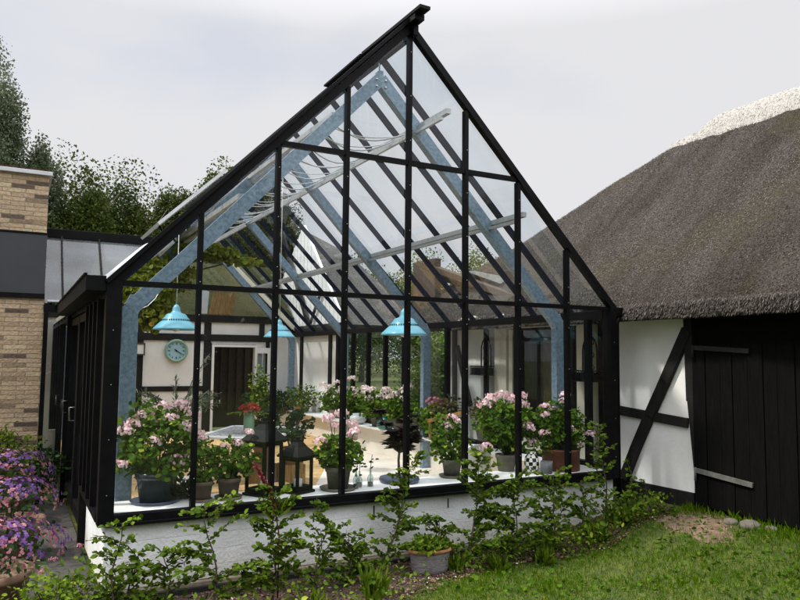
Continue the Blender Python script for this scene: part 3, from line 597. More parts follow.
# open glazed door leaf
m=MB(); dx0,dx1,dy=4.03,4.36,HY-.36
def leafp(u,z): return (4.11+.32*u,HY-.05-.02*u,z)
for u0,u1,z0,z1 in ((0,.14,0,1.80),(.86,1,0,1.80),(.14,.86,1.68,1.80),(.14,.86,0,.80),(.14,.86,1.18,1.22),(.47,.53,.8,1.68)):
    a=leafp(u0,z0);b=leafp(u1,z0);c=leafp(u1,z1);d=leafp(u0,z1); o=(.03,.012)
    m.add([a,b,c,d]+[(p[0]+o[0],p[1]+o[1],p[2]) for p in (a,b,c,d)],[(0,1,2,3),(7,6,5,4),(0,4,5,1),(3,2,6,7),(1,5,6,2),(0,3,7,4)])
od=m.build('door',whitep,BH); m=MB(); m.quad(leafp(.14,.8),leafp(.86,.8),leafp(.86,1.68),leafp(.14,1.68)); m.build('pane',gwin,od)
m=MB(); a=leafp(.93,.95); m.tube([a,(a[0]-.05,a[1],a[2]),(a[0]-.05,a[1]+.1,a[2])],.009,6); m.build('handle',black,od)
# mossy roof slope behind the glazed gable
m=MB(); m.add([(.6,HY+.02,2.50),(5.0,HY+.02,2.50),(4.9,HY+1.4,3.8),(.9,HY+1.4,3.8),(.6,HY+.2,2.35),(5.0,HY+.2,2.35),(4.9,HY+2.4,3.7),(.9,HY+2.4,3.7)],[(0,1,2,3),(0,4,5,1),(1,5,6,2),(7,6,5,4),(3,7,4,0)]); m.build('roof',thatchg,BH)
m=MB()
for k in range(5): m.bar((3.10+.10*k,9.93,2.52),(3.2+.10*k,9.93,3.0),.085,.02,(0,1,0))
m.build('loft_board',woodo,BH); m=MB(); m.add([(2.78,9.92,2.52),(3.02,9.92,2.52),(3.05,9.92,3.0),(2.9,9.92,3.05)],[(0,1,2,3)]); m.build('loft_pane',flash,BH)
# wing at right with white-boarded gable
WG=empty('boarded_wing',(5.1,8.7,0),'white half-timbered wing with boarded gable and grey thatch right of the open door','house wing')
m=MB(); m.box((5.03,7.30,.0),(5.15,9.9,2.17)); m.build('wall',plaster,WG)
m=MB(); gp=[(7.25,2.30),(11.2,2.30),(11.2,3.3),(9.6,4.6)]; m.add([(5.06,a,b) for a,b in gp]+[(5.12,a,b) for a,b in gp],[(0,1,2,3),(7,6,5,4),(0,4,5,1),(3,2,6,7),(0,3,7,4),(1,5,6,2)])
for k in range(22): yy=7.3+k*.22; m.box((5.045,yy,2.31),(5.06,yy+.02,min(2.31+(yy-7.25)*.97,4.6-(max(0,yy-9.6))*.8)))
m.build('boarded_gable',whitep,WG)
def tw(a,b,w,x=5.02): m=MB(); m.bar((x,a[0],a[1]),(x,b[0],b[1]),w,.05,(1,0,0)); m.build('timber_beam',tarred,WG,bevel=.006)
tw((7.28,2.22),(9.9,2.22),.15); tw((7.38,0.5),(7.38,2.15),.2); tw((7.80,.5),(7.80,2.15),.14); tw((9.44,.5),(9.44,2.15),.14); tw((9.0,2.3),(10.9,4.6),.16,5.0); tw((8.3,3.0),(8.9,2.34),.06,5.0)
m=MB(); m.add([(5.15,7.0,2.25),(6.9,7.2,2.25),(6.1,9.4,4.0),(5.15,9.6,4.45),(5.15,7.2,2.1),(6.9,7.4,2.1),(6.1,10.4,3.9),(5.15,10.6,4.3)],[(0,1,2,3),(0,4,5,1),(3,7,4,0),(4,7,6,5),(1,5,6,2)]); m.build('thatch',thatchr,WG)
# clock
CK=empty('wall_clock',(2.40,HY-.06,1.715),'round wall clock with sage green rim and pale blue dial on white plaster','clock')
c=(2.40,HY-.02,1.715)
m=MB(); m.lathe([(.19,0),(.238,-.01),(.245,-.045),(.225,-.075),(.20,-.07),(.19,-.045),(.19,-.03)],c,40,0,'y'); m.build('rim',greenpaint,CK)
m=MB(); m.lathe([(0.0,-.035),(.192,-.035)],c,40,0,'y'); fc=m.build('dial',dial,CK)
m=MB()
for k in range(12):
    t=k*math.pi/6; r0=.145 if k%3 else .125; m.bar((c[0]+r0*math.sin(t),c[1]-.04,c[2]+r0*math.cos(t)),(c[0]+.17*math.sin(t),c[1]-.04,c[2]+.17*math.cos(t)),.014,.006,(0,1,0))
m.build('hour_mark',black,fc)
for t,l,w,nm in ((R(122),.13,.014,'minute_hand'),(R(308),.05,.02,'hour_hand')):
    m=MB(); m.bar((c[0]-.02*math.sin(t),c[1]-.048,c[2]-.02*math.cos(t)),(c[0]+l*math.sin(t),c[1]-.048,c[2]+l*math.cos(t)),w,.006,(0,1,0)); m.lathe([(0,-.055),(.016,-.055),(.017,-.04)],c,12,0,'y'); m.build(nm,black,fc)
WL=empty('wall_lamp',(1.67,HY-.1,1.74),'small square wall lamp with white glass on the dark post left of the clock','wall lamp')
m=MB(); x,z=1.67,1.74
m.box((x-.09,HY-.12,z-.13),(x-.065,HY-.03,z+.13)); m.box((x+.065,HY-.12,z-.13),(x+.09,HY-.03,z+.13)); m.box((x-.065,HY-.12,z+.1),(x+.065,HY-.03,z+.13)); m.box((x-.065,HY-.12,z-.13),(x+.065,HY-.03,z-.10)); m.build('housing',woodb,WL,bevel=.004)
m=MB(); m.box((x-.064,HY-.10,z-.099),(x+.064,HY-.035,z+.099)); m.build('diffuser',whitep,WL)
# ================================================================ BRICK BUILDING + LINK (left)
BB=empty('brick_building',(-3,4,0),'tawny long-format brick building with dark grey metal panel and flat roof','building')
m=MB(); m.box((-7,4.0,-.25),(-.335,8.5,2.30)); m.box((-7,4.0,3.10),(-.345,8.5,3.80)); m.box((-7,4.02,2.30),(-.34,8.5,3.10)); m.build('wall',bricky,BB)
m=MB(); m.box((-7,3.975,2.345),(-.338,4.018,3.07)); m.build('metal_panel',panelm,BB,bevel=.004)
m=MB(); m.box((-7,3.965,2.29),(-.335,4.02,2.343)); m.box((-7,3.965,3.072),(-.335,4.02,3.09)); 
m.build('panel_trim',black,BB)
m=MB(); m.box((-7,3.95,3.801),(-.31,8.5,3.85)); m.build('roof_edge',zinc,BB,bevel=.004)
n=6000; P=np.stack([rng.uniform(-1.6,-.33,n),rng.uniform(3.97,5.2,n),np.full(n,3.85)],1)
m=MB(); m.box((-7,3.99,3.851),(-.34,8.5,3.90)); m.build('sedum_mat',soil,BB)
leaves('sedum',dark,P+[0,0,.04],rng.normal(size=(n,3))+[0,0,.9],rng.uniform(.02,.06,n),'quad',BB)
LK=empty('glass_link',(-.2,4,0),'low glazed link with pitched glass roof joining the brick building to the greenhouse','glass link')
def lz(y): return 2.24+(y-4.0)*.98
m=MB(); m.bar((-.33,5.0,lz(5)+.03),(1.06,5.0,lz(5)+.03),.10,.12,(0,0,1)); m.build('ridge_beam',black,LK,bevel=.004)
for x0,x1 in ((-.33,-.13),(-.13,.34),(.34,1.0)):
    m=MB(); pt=lambda x,y:(x,y,lz(y))
    ya=4.0 if x0<0 else 4.0+max(0,(2.156+x0*SL-2.24)/.98)+.02; yb=4.0 if x1<.05 else 4.0+max(0,(2.156+x1*SL-2.24)/.98)+.02
    m.quad(pt(x0,min(ya,4.99)),pt(x1,min(yb,4.99)),pt(x1,5.0),pt(x0,5.0)); m.build('roof_pane',glink,LK)
for x,ya in ((-.13,4.0),(.34,4.32)):
    m=MB(); m.bar((x,ya,lz(ya)+.02),(x,5.0,lz(5)+.02),.022,.04); m.build('roof_bar',black,LK)
m=MB(); m.bar((-.30,4.0,2.27),(-.0,4.0,2.27),.03,.02); m.bar((.0,3.98,2.26),(.98,4.93,3.20),.13,.02,(-.6,-.3,.7)); m.build('valley_flashing',flash,LK)
m=MB(); m.box((-.34,3.97,2.13),(-.0,4.03,2.22)); m.box((-.335,3.97,-.2),(-.285,4.03,2.13)); m.box((-.07,3.97,-.2),(-.03,4.03,2.13)); m.build('door_frame',black,LK)
m=MB(); m.quad((-.285,4.0,0),(-.07,4.0,0),(-.07,4.0,2.13),(-.285,4.0,2.13)); m.build('door_pane',gwin,LK)
m=MB(); m.box((-.33,6.2,-.2),(.0,6.3,.5)); m.box((-.2,6.2,.5),(-.13,6.3,2.1)); m.build('back_wall',whitep,LK)
# ================================================================ LAMPS
def lamp(x,y,z,r,label,ctop):
    o=empty('pendant_lamp',(x,y,z),label,'pendant lamp','turquoise pendant lamps'); k=r/.21
    c=(x,y,z)
    pr=[(.21,0),(.213,.006),(.205,.018),(.172,.050),(.143,.078),(.130,.084),(.128,.102),(.110,.118),(.096,.140),(.085,.152),(.05,.162),(.037,.185),(.033,.215),(.02,.235),(.008,.245),(.0,.246)]
    m=MB(); m.lathe([(a*k,b*k) for a,b in pr],c,40); m.lathe([(.205*k,.001),(.12*k,.07*k),(.03*k,.12*k)],c,40); sh=m.build('lamp_shade',turq,o)
    m=MB()
    for t in np.linspace(0,2*math.pi,36,endpoint=False): m.bar((x+.130*k*math.cos(t),y+.130*k*math.sin(t),z+.086*k),(x+.129*k*math.cos(t),y+.129*k*math.sin(t),z+.100*k),.011*k,.006,(0,0,1))
    m.build('vent_slot',mat('slot_dark',(.03,.07,.08),rough=.8) if 'slot_dark' not in MAT else MAT['slot_dark'],sh)
    m=MB(); m.lathe([(0,-.02*k),(.03*k,-.01*k),(.04*k,.03*k),(.02*k,.08*k)],c,16); m.build('bulb',wax,o)
    m=MB(); m.tube([(x,y,z+.24*k),(x,y,ctop)],.004,6); m.build('cord',whitep,o)
lamp(.845,2.0,1.885,.228,'turquoise enamel pendant lamp on the left, hanging in front of the clock',2.98)
lamp(2.65,4.0,1.885,.215,'turquoise enamel pendant lamp in the middle, farthest back near the open door',4.45)
lamp(3.56,2.0,1.89,.28,'turquoise enamel pendant lamp on the right, hanging by the green side window',3.6)
m=MB(); m.tube([(.28,.66,2.05)]+[(.28+.5*t,.9+1.0*t,2.02+.55*t*t) for t in (.1,.3,.5,.8,1)],.004,6); tag(m.build('lamp_cable',whitep,None,(.5,1,2.2)),'thin white cable curving from the left frame leg up to the roof','cable')
# ================================================================ TABLE, VASE
TB=empty('garden_table',(1.9,2.9,0),'grey-white slatted garden table with folding legs in front of the open door','table')
tz=.68
m=MB()
A=Vector((1.27,2.75,tz));B=Vector((1.98,2.25,tz));C_=Vector((2.75,3.30,tz));D_=Vector((2.0,3.85,tz))
for a,b in ((A,B),(B,C_),(C_,D_),(D_,A)): m.bar(a,b,.06,.03)
m.build('table_frame',mat('grey_white_paint',(.50,.50,.50),(.62,.62,.62),scale=5,rough=.6),TB,bevel=.004)
m=MB()
for k in range(11): t=(k+.5)/11; m.bar(A.lerp(D_,t)-Vector((0,0,.002)),B.lerp(C_,t)-Vector((0,0,.002)),.085,.018)
m.build('table_top',mat('dappled_top',(.10,.10,.11),(.50,.50,.50),scale=30,rough=.6),TB)
for p in (A,B,C_,D_): m=MB(); m.bar(p-Vector((0,0,.02)),Vector((p.x,p.y,0)),.04,.04,(0,1,0)); m.build('leg',greyw,TB)
# ================================================================ PLANTS
def potprof(r,h,rim=.012):
    if abs(r-.20)<.004 and h>.2: return [(0,.0),(r*.97,0),(r*.98,h*.9),(r*1.0,h*.91),(r*1.0,h),(r*.93,h),(r*.9,h*.86),(0,h*.86)]
    return [(0,.0),(r*.70,0),(r*.74,.0),(r*.93,h*.78),(r*1.0,h*.79),(r*1.03,h),(r*.93,h),(r*.9,h*.86),(0,h*.86)]
def pot(parent,x,y,z,r,h,mt,saucer=None,nm='pot'):
    m=MB(); m.lathe(potprof(r,h),(x,y,z),28); p=m.build(nm,mt,parent)
    m=MB(); m.lathe([(r*.92,h*.9),(0,h*.92)],(x,y,z),16); m.build('soil',soil,p)
    if saucer: m=MB(); m.lathe([(0,0),(saucer[0]*.85,0),(saucer[0],.035),(saucer[0]*.96,.037),(saucer[0]*.85,.012),(0,.012)],(x,y,z-.013),28); m.build('saucer',saucer[1],parent)
def foliage(parent,c,rad,n,size,mt,kind,hollow=.35,up=.5,nm='foliage',drop=0):
    d=sph(n); rr=(hollow+(1-hollow)*rng.random(n))**.6
    bl=1+.30*np.sin(d[:,0]*5+c[0]*9)*np.sin(d[:,2]*6+c[1]*7)+.12*np.sin(d[:,1]*9+c[0]*5)
    P=np.array(c)+d*rr[:,None]*bl[:,None]*np.array(rad); D=d*[1,1,.6]+rng.normal(size=(n,3))*.6+[0,0,-.15]
    Nn=d*.8+np.array([0,0,up])+rng.normal(size=(n,3))*.35
    return leaves(nm,mt,P,D,rng.uniform(.6,1.2,n)*size,kind,parent,nrm=Nn)
def umbel(parent,pts,r,mt=None,n=42,nm='flower_head'):
    for p in pts:
        d=sph(n); d[:,2]=np.abs(d[:,2])*.9-.25; q=np.array(p)+d*r*np.array([1,1,.75])*rng.uniform(.75,1.1,(n,1))
        leaves(nm,mt or gflow,q-0,np.cross(d,rng.normal(size=(n,3))),r*.50*rng.uniform(.8,1.2,n),'petal',parent,nrm=d+rng.normal(size=(n,3))*.2)
def stems(parent,base,tips,r=.004,mt=None,nm='stems'):
    m=MB()
    for t in tips:
        b=Vector(base)+Vector((random.uniform(-.03,.03),random.uniform(-.03,.03),0)); t=Vector(t); mid=b.lerp(t,.5)+Vector((random.uniform(-.03,.03),random.uniform(-.03,.03),.03)); m.tube([b,mid,t],r,5)
    m.build(nm,mt or ger,parent)
def geranium(name,x,y,z,pr,ph,pm,fr,fc,nl,heads,label,saucer=None,ls=.05,hr=.045,hm=None,gm=None,cat='potted plant',group=None,sub='geranium_pot'):
    o=empty(name,(x,y,z),label,cat,group); pot(o,x,y,z,pr,ph,pm,saucer)
    c=(x+fc[0],y+fc[1],z+ph+fc[2]); foliage(o,c,fr,int(nl*1.9),ls*.74,gm or ger,'round')
    hp=[(x+a,y+b,z+ph+c_) for a,b,c_ in heads]; tips=hp+[(c[0]+random.uniform(-.6,.6)*fr[0],c[1]+random.uniform(-.6,.6)*fr[1],c[2]+random.uniform(-.3,.5)*fr[2]) for _ in range(9)]
    stems(o,(x,y,z+ph*.88),tips); umbel(o,hp,hr*1.3,hm); return o
zs=zS+.002
geranium('potted_geranium',.40,.30,zs,.155,.24,bluepot,(.32,.24,.30),(.02,.0,.22),1200,
 [(-.20,-.1,.38),(-.10,-.05,.46),(-.02,0,.40),(.08,-.1,.42),(.17,-.05,.53),(.2,-.12,.36),(-.26,-.12,.34),(-.05,-.16,.26),(.22,.0,.46),(.12,-.18,.10),(-.28,-.1,.08),(.28,-.1,.3),(-.15,.05,.42),(.05,.1,.5),(.3,.1,.42)],
 'big pink geranium in a navy glazed pot, leftmost on the greenhouse sill',(.19,slate),.055,.052)
gg='small geraniums beside the lanterns'
geranium('potted_geranium',.74,.17,zs,.085,.16,terrad,(.12,.10,.16),(0,0,.12),260,[(-.02,-.03,.34),(-.1,0,.22)],'small pink geranium in a dark clay pot, right of the big blue pot',(.085,terrad),.045,.04)
geranium('potted_geranium',.96,.19,zs,.095,.17,terrad,(.20,.15,.15),(.02,0,.14),420,[(.05,-.05,.28),(.16,0,.36),(-.05,0,.25)],'bushy geranium in a brown clay pot with saucer, left of the tall lantern',(.115,terrad),.045,.035)
geranium('potted_geranium',1.93,.19,zs,.115,.20,greypot,(.22,.16,.16),(.0,0,.12),330,[(-.10,-.02,.42),(.02,0,.46),(.14,.05,.36),(.12,0,.26),(-.2,-.06,.24),(.1,-.1,.3),(.0,.1,.34)],'leggy pink geranium in a mossy grey pot with saucer, right of the small lantern',(.165,greypot),.06,.05)
geranium('potted_geranium',3.20,.33,zs,.10,.17,greypot,(.20,.16,.23),(-.03,0,.19),330,[(-.08,-.05,.33),(.12,.05,.35),(.0,0,.40)],'leggy geranium with few pink heads, left of the white rounded chair back',(.13,greypot),.055,.045)
geranium('potted_geranium',3.92,.42,zs,.11,.17,greypot,(.32,.22,.25),(.0,0,.30),720,[(-.3,-.05,.52),(-.2,0,.56),(-.05,0,.62),(.05,.0,.58),(.14,-.05,.52),(.2,0,.60),(.12,-.2,.30),(.18,-.15,.26),(-.32,-.1,.1),(.26,-.12,.12),(.22,0,.5),(-.12,.1,.58)],'tall full pink geranium behind the checkered vase',None,.06,.055,None)
geranium('potted_geranium',4.50,.24,zs,.20,.22,rustm,(.30,.2,.26),(-.02,0,.20),850,[(.0,-.05,.50),(-.1,0,.40),(.06,0,.56),(-.25,-.05,.36),(-.02,-.17,.22),(.32,-.1,.15),(-.3,-.1,.18),(.1,-.16,.05),(-.2,0,.44)],'pink geranium in a wide rust-red planter near the right corner of the greenhouse',None,.055,.045)
# things on the right-hand sill
rs=zS+.004; gh_='geraniums along the right-hand inner sill'
sp=[(4.82,7.10,.10,.16,palepot,[( -.1,0,.42),(.05,0,.5),(-.15,0,.32),(.1,0,.3)],'pink geranium on the inner sill, farthest of the row'),
(4.80,6.15,.09,.15,terrad,[(-.05,0,.62),(.0,0,.42),(.1,0,.36),(-.1,0,.25)],'tall pink geranium in a small clay pot on the inner sill, behind the blue-white jar'),
(4.82,5.25,.11,.17,greypot,[(-.2,0,.42),(-.1,0,.44),(.05,-.1,.34),(.15,0,.42),(-.15,0,.3)],'pink geranium on the inner sill between the blue-white jar and the teal bottle'),
(4.80,4.40,.12,.18,greypot,[(-.1,0,.40),(.02,-.1,.46),(-.2,0,.36),(.1,-.1,.22),(.14,0,.52)],'pink geranium on the inner sill just left of the candle lantern')]
for x,y,pr,ph,pm,hd,lb in sp: geranium('potted_geranium',x,y,rs,pr,ph,pm,(.24,.30,.22),(0,0,.18),420,hd+[(.0,-.1,.33),(-.18,.1,.46)],lb,None,.07,.066,gflowp)
geranium('potted_geranium',4.82,3.15,rs,.11,.12,greypot,(.22,.35,.18),(0,.2,.14),420,[(-.1,.1,.42),(0,0,.40),(.05,.2,.38)],'bright pink geranium on the inner sill right of the candle lantern',None,.07,.075,pinkp)
def bush(name,x,y,z,pr,ph,pm,fr,nl,ls,mt,kind,label,cat='potted plant',dz=.1,group=None):
    o=empty(name,(x,y,z),label,cat,group); pot(o,x,y,z,pr,ph,pm); foliage(o,(x,y,z+ph+dz),fr,nl,ls,mt,kind,.1)
    stems(o,(x,y,z+ph*.88),[(x+random.uniform(-.6,.6)*fr[0],y+random.uniform(-.6,.6)*fr[1],z+ph+dz+random.uniform(-.4,.6)*fr[2]) for _ in range(12)],.008,barkb); return o
bush('jade_plant',4.80,3.00,rs+.12,.13,.16,palepot,(.20,.24,.18),420,.06,jade,'beech','olive-brown jade plant in a pale pot against the side glass, left one of two',dz=.16)
bush('jade_plant',4.80,2.05,rs+.10,.14,.20,greypot,(.22,.24,.18),480,.06,jade,'beech','olive-brown jade plant in a grey pot below the first wall basket, right one of two',dz=.16)
bush('potted_bush',4.72,8.6,rs,.16,.12,terra,(.30,.4,.25),520,.08,treeb,'quad','rounded light green bush in a pink clay bowl on the far inner wall',dz=.2)
for k,(x,y,w) in enumerate(((4.55,9.4,.34),(4.2,9.3,.30),(3.95,9.35,.26))):
    bush('evergreen_pot',x,y,.38,.14,.14,terrad,(w,.25,.20),420,.09,dark,'quad',('dark evergreen in a low pot on the far wall, next to the pink clay bowl','dark evergreen in a low pot on the far wall, middle of three','dark evergreen in a low pot, closest to the open door')[k],group='evergreens on the far wall',dz=.16)
    m=MB(); m.box((x-.16,y-.16,0),(x+.16,y+.16,.38)); tag(m.build('plant_stand',plasteri,None,(x,y,0)),('white block stand under the evergreen beside the pink clay bowl','white block stand under the middle evergreen of three','white block stand under the evergreen closest to the open door')[k],'plant stand')
bush('tall_herb',3.32,7.0,.30,.16,.2,terra,(.16,.16,.42),520,.07,beech,'quad','tall leafy green plant with pink tops behind the middle lamp',dz=.5)
m=MB(); m.box((3.1,6.8,0),(3.55,7.2,.30)); tag(m.build('crate',woodb,None,(3.3,7,0)),'low wooden crate under the tall leafy plant by the door','crate')
# two dark succulents in clay pots on the floor
for x,y,lb in ((2.15,3.05,'dark-leaved succulent in a clay pot right behind the large lantern'),(2.45,2.85,'dark-leaved succulent in a clay pot above the small lantern')):
    o=empty('dark_succulent',(x,y,.30),lb,'potted plant'); pot(o,x,y,.30,.12,.20,terra)
    tips=[(x+random.uniform(-.2,.2),y+random.uniform(-.18,.18),.5+random.uniform(.12,.40)) for _ in range(10)]
    stems(o,(x,y,.47),tips,.012,barkb); 
    P=np.concatenate([np.array(t)+rng.normal(size=(26,3))*.035 for t in tips]); D=np.concatenate([sph(26)*[1,1,.5]+[0,0,.2] for t in tips])
    leaves('foliage',dark,P,D,rng.uniform(.06,.11,len(P)),'quad',o)
    m=MB(); m.box((x-.14,y-.13,0),(x+.14,y+.13,.30)); tag(m.build('brick_stand',woodo,None,(x,y,0)),lb.replace('dark-leaved succulent in a clay pot','yellow block stand under the dark succulent'),'plant stand')
# yellow brick stand seen low between pots
m=MB(); m.box((.75,1.5,0),(2.0,1.75,.28)); tag(m.build('clinker_step',yclinker,None,(1.4,1.6,0)),'low yellow clinker step on the greenhouse floor behind the small geraniums','step')
# aeonium on a stem with grey slab
AE=empty('aeonium_plant',(2.62,.28,zs),'black-leaved aeonium on a slim stem standing on a round slate tray','potted plant')
m=MB(); m.lathe([(0,0),(.18,0),(.19,.02),(.185,.045),(0,.047)],(2.60,.30,zs),28); m.build('tray',slate,AE)
m=MB(); m.tube([(2.60,.30,zs+.04),(2.585,.29,zs+.2),(2.60,.30,zs+.31)],[.014,.012,.01],8)
tips=[(2.6+a,.3+b,zs+.30+c_) for a,b,c_ in ((0,0,.1),(.07,.02,.16),(-.08,0,.14),(.12,-.03,.06),(-.13,.03,.22),(-.22,0,.34),(.05,0,.24),(.14,0,.18),(-.03,.05,.0),(.10,.05,-.02),(-.10,-.02,.05),(.02,-.06,.12),(.10,-.02,.12),(-.02,.05,.08),(.17,.02,.08),(.06,0,.02))]
for t in tips: m.tube([(2.60,.30,zs+.27),t],.008,6)
m.build('stem',barkb,AE)
P=[];D=[];NN=[]
for t in tips:
    for k in range(20):
        a=k*2.4; e=.5*(k/20); D.append((math.cos(a)*math.cos(e),math.sin(a)*math.cos(e),math.sin(e))); P.append((t[0],t[1],t[2]+.01*k/20)); NN.append((0,0,1))
leaves('foliage',aeon,P,D,rng.uniform(.075,.125,len(P)),'beech',AE,nrm=np.array(NN)+rng.normal(size=(len(P),3))*.15)
# low green trailing plant near big pot, olive behind
o=bush('trailing_plant',.62,.38,zs,.07,.05,terrad,(.22,.12,.09),520,.035,dark,'beech','low dark green creeping plant between the big navy pot and the small geranium',dz=.03)
OL=empty('olive_tree',(.95,2.3,0),'young grey-green olive tree in a pot behind the big pink geranium','potted tree'); pot(OL,.95,2.3,0,.2,.3,whitep)
m=MB(); m.tube([(.95,2.3,.25),(.94,2.31,.7),(.93,2.3,1.0)],[.025,.02,.012],8)
tips=[]
for k in range(26):
    a=random.uniform(0,6.28); t=Vector((.93+random.uniform(.15,.50)*math.cos(a),2.3+.25*math.sin(a),1.0+random.uniform(.0,.42))); 
    if k==0: t=Vector((1.25,2.25,1.62))
    m.tube([(.93,2.3,.8+.01*k),Vector((.93,2.3,1)).lerp(t,.5)+Vector((0,0,.03)),t],.005,5); tips.append(t)
m.build('trunk',bark,OL)
P=[];D=[]
for t in tips:
    b=Vector((.93,2.3,.95))
    for k in range(46):
        q=b.lerp(t,.25+.75*(k+random.random())/46); P.append(q); D.append((t-b).normalized()*.6+Vector(rng.normal(size=3))*.6)
leaves('foliage',olive,P,D,rng.uniform(.045,.085,len(P)),'narrow',OL,wmul=1.1)
# grapevine in the top left corner
GV=empty('grapevine',(.6,3.6,0),'yellow-green and reddening grapevine trained under the left roof slope','vine')
m=MB(); m.tube([(.22,3.9,0),(.25,3.9,1.2),(.35,3.8,2.1),(.9,3.6,2.55),(1.7,3.5,2.8)],[.03,.025,.02,.015,.008],8); m.build('stem',bark,GV)
P=[];D=[]
for c,r,k in (((.75,3.4,2.35),(.36,.4,.33),1700),((.95,3.5,2.62),(.42,.35,.22),1100),((.80,3.2,2.05),(.16,.2,.16),420),((1.45,3.4,2.92),(.42,.25,.10),700),((1.9,3.4,2.84),(.28,.2,.05),150),((1.25,3.4,3.1),(.2,.2,.12),160)):
    P.append(np.array(c)+sph(k)*(rng.random((k,1))**.45)*r)
P=np.concatenate(P); leaves('foliage',vinel,P,rng.normal(size=P.shape)+[0,0,-.5],rng.uniform(.035,.07,len(P)),'round',GV,nrm=rng.normal(size=P.shape)+[0,-.6,.6],rnd=np.clip(rng.random(len(P))*.8+(2.5-P[:,2])*.35,0,1))
# vase with red flowers on table
VS=empty('flower_vase',(1.92,2.9,tz),'green cylinder vase with red flowers and fern on the table','vase')
m=MB(); m.lathe([(0,0),(.062,0),(.066,.02),(.064,.26),(.056,.262),(.054,.24),(0,.22)],(1.92,2.9,tz+.016),24); m.build('vase_body',mat('celadon',(.16,.30,.17),(.20,.35,.21),scale=3,rough=.25),VS)
d=sph(150); d[:,2]=abs(d[:,2]); leaves('flowers',petred,np.array((1.92,2.9,tz+.28))+d*[.10,.08,.05],d+rng.normal(size=(150,3))*.4,.05,'petal',VS,nrm=d)
a=rng.uniform(0,6.28,140); rr=rng.uniform(.05,.24,140); leaves('fern',beech,np.stack([1.92+rr*np.cos(a),2.9+rr*np.sin(a)*.7,tz+.29-rr*.18],1),np.stack([np.cos(a),np.sin(a),-.2+0*a],1),.06,'narrow',VS,wmul=1.6)
# ================================================================ LANTERNS
def lantern(x,y,z,w,h,hr,label,rot=.5):
    o=empty('candle_lantern',(x,y,z),label,'lantern','candle lanterns'); ca,sa=math.cos(rot),math.sin(rot)
    def p(a,b,c): return (x+a*ca-b*sa,y+a*sa+b*ca,z+c)
    def bx(m,a0,a1,b0,b1,c0,c1):
        m.add([p(a,b,c) for c in (c0,c1) for b in (b0,b1) for a in (a0,a1)],[(0,2,3,1),(4,5,7,6),(0,1,5,4),(2,6,7,3),(0,4,6,2),(1,3,7,5)])
    q=w/2; t=.022; m=MB(); bx(m,-q-.015,q+.015,-q-.015,q+.015,0,.022); m.build('base',black,o,bevel=.002)
    m=MB()
    for a in (-q,q-t):
        for b in (-q,q-t): bx(m,a,a+t,b,b+t,.022,h)
    for c0,c1 in ((.023,.06),(h-.03,h)):
        for b in (-q+.002,q-t-.002+.004): bx(m,-q+t,q-t,b,b+t-.006,c0,c1)
        for a in (-q+.002,q-t+.002): bx(m,a,a+t-.006,-q+t,q-t,c0,c1)
    m.build('frame',black,o)
    m=MB(); rv=[]
    for k,(s,c) in enumerate(((q+.03,h),(q+.032,h+.015),(q*.62,h+hr*.5),(q*.34,h+hr*.75),(q*.32,h+hr*.86))): rv+= [p(a*s,b*s,c) for a,b in ((-1,-1),(1,-1),(1,1),(-1,1))]
    fs=[(0,3,2,1)]
    for k in range(4):
        for i in range(4): fs.append((k*4+i,k*4+(i+1)%4,k*4+4+(i+1)%4,k*4+4+i))
    fs.append((16,17,18,19)); m.add(rv,fs); c0=p(0,0,h+hr*.86); m.tube([c0,(c0[0],c0[1],z+h+hr)],.022,10); m.build('roof',black,o,bevel=.002)
    m=MB(); m.tube([(x-.05,y,z+h+hr*.75)]+[(x-.05*math.cos(a),y,z+h+hr+.05*math.sin(a)) for a in np.linspace(0,math.pi,7)]+[(x+.05,y,z+h+hr*.75)],.004,6); m.build('ring_handle',black,o)
    for a,b in (((-1,-1),(1,-1)),((1,-1),(1,1)),((1,1),(-1,1)),((-1,1),(-1,-1))):
        m=MB(); k=q-.011; m.quad(p(a[0]*k,a[1]*k,.03),p(b[0]*k,b[1]*k,.03),p(b[0]*k,b[1]*k,h-.01),p(a[0]*k,a[1]*k,h-.01)); m.build('pane',glant,o)
    cd_=p(0,-.01,.022); m=MB(); m.lathe([(0,0),(.036,0),(.037,.09),(.02,.094),(0,.088)],cd_,18); m.tube([(cd_[0],cd_[1],cd_[2]+.088),(cd_[0]+.002,cd_[1],cd_[2]+.108)],.002,5); m.build('candle',wax,o)
lantern(1.27,.24,zs,.22,.44,.20,'tall black metal candle lantern behind the glass, taller of the pair on the sill')
lantern(1.56,.22,zs,.19,.30,.17,'short black metal candle lantern, lower of the pair on the sill',.45)
lantern(4.80,3.75,rs,.22,.30,.02,'flat-topped black candle lantern on the inner sill below the right lamp',0)
# bottles with single stems
def bottle(x,y,h,lab,col,bend=0):
    o=empty('bud_vase',(x,y,zs),lab,'vase'); m=MB(); m.lathe([(0,.003),(.024,.003),(.028,.01),(.028,h*.5),(.011,h*.68),(.010,h),(.013,h*1.01)],(x,y,zs),16); m.build('bottle',gbot,o)
    m=MB(); m.lathe([(0,.005),(.022,.005),(.022,.04),(0,.041)],(x,y,zs),12); m.build('pebbles',mat('bottle_dregs',(.10,.05,.02),rough=.6) if 'bottle_dregs' not in MAT else MAT['bottle_dregs'],o)
    m=MB(); t=(x+bend,y,zs+h+.12); m.tube([(x,y,zs+.03),(x,y,zs+h),t],.003,5); m.build('stem',beech,o)
    d=sph(40); leaves('flower',col,np.array(t)+d*.024,d,.040,'petal',o,nrm=d)
    leaves('leaf',dark,np.array((x,y,zs+h+.05))+rng.normal(size=(9,3))*[.04,.03,.03],rng.normal(size=(9,3)),.04,'beech',o)
bottle(2.09,.16,.17,'slim glass bottle with a pale rose beside the mossy grey pot',gflow,.03)
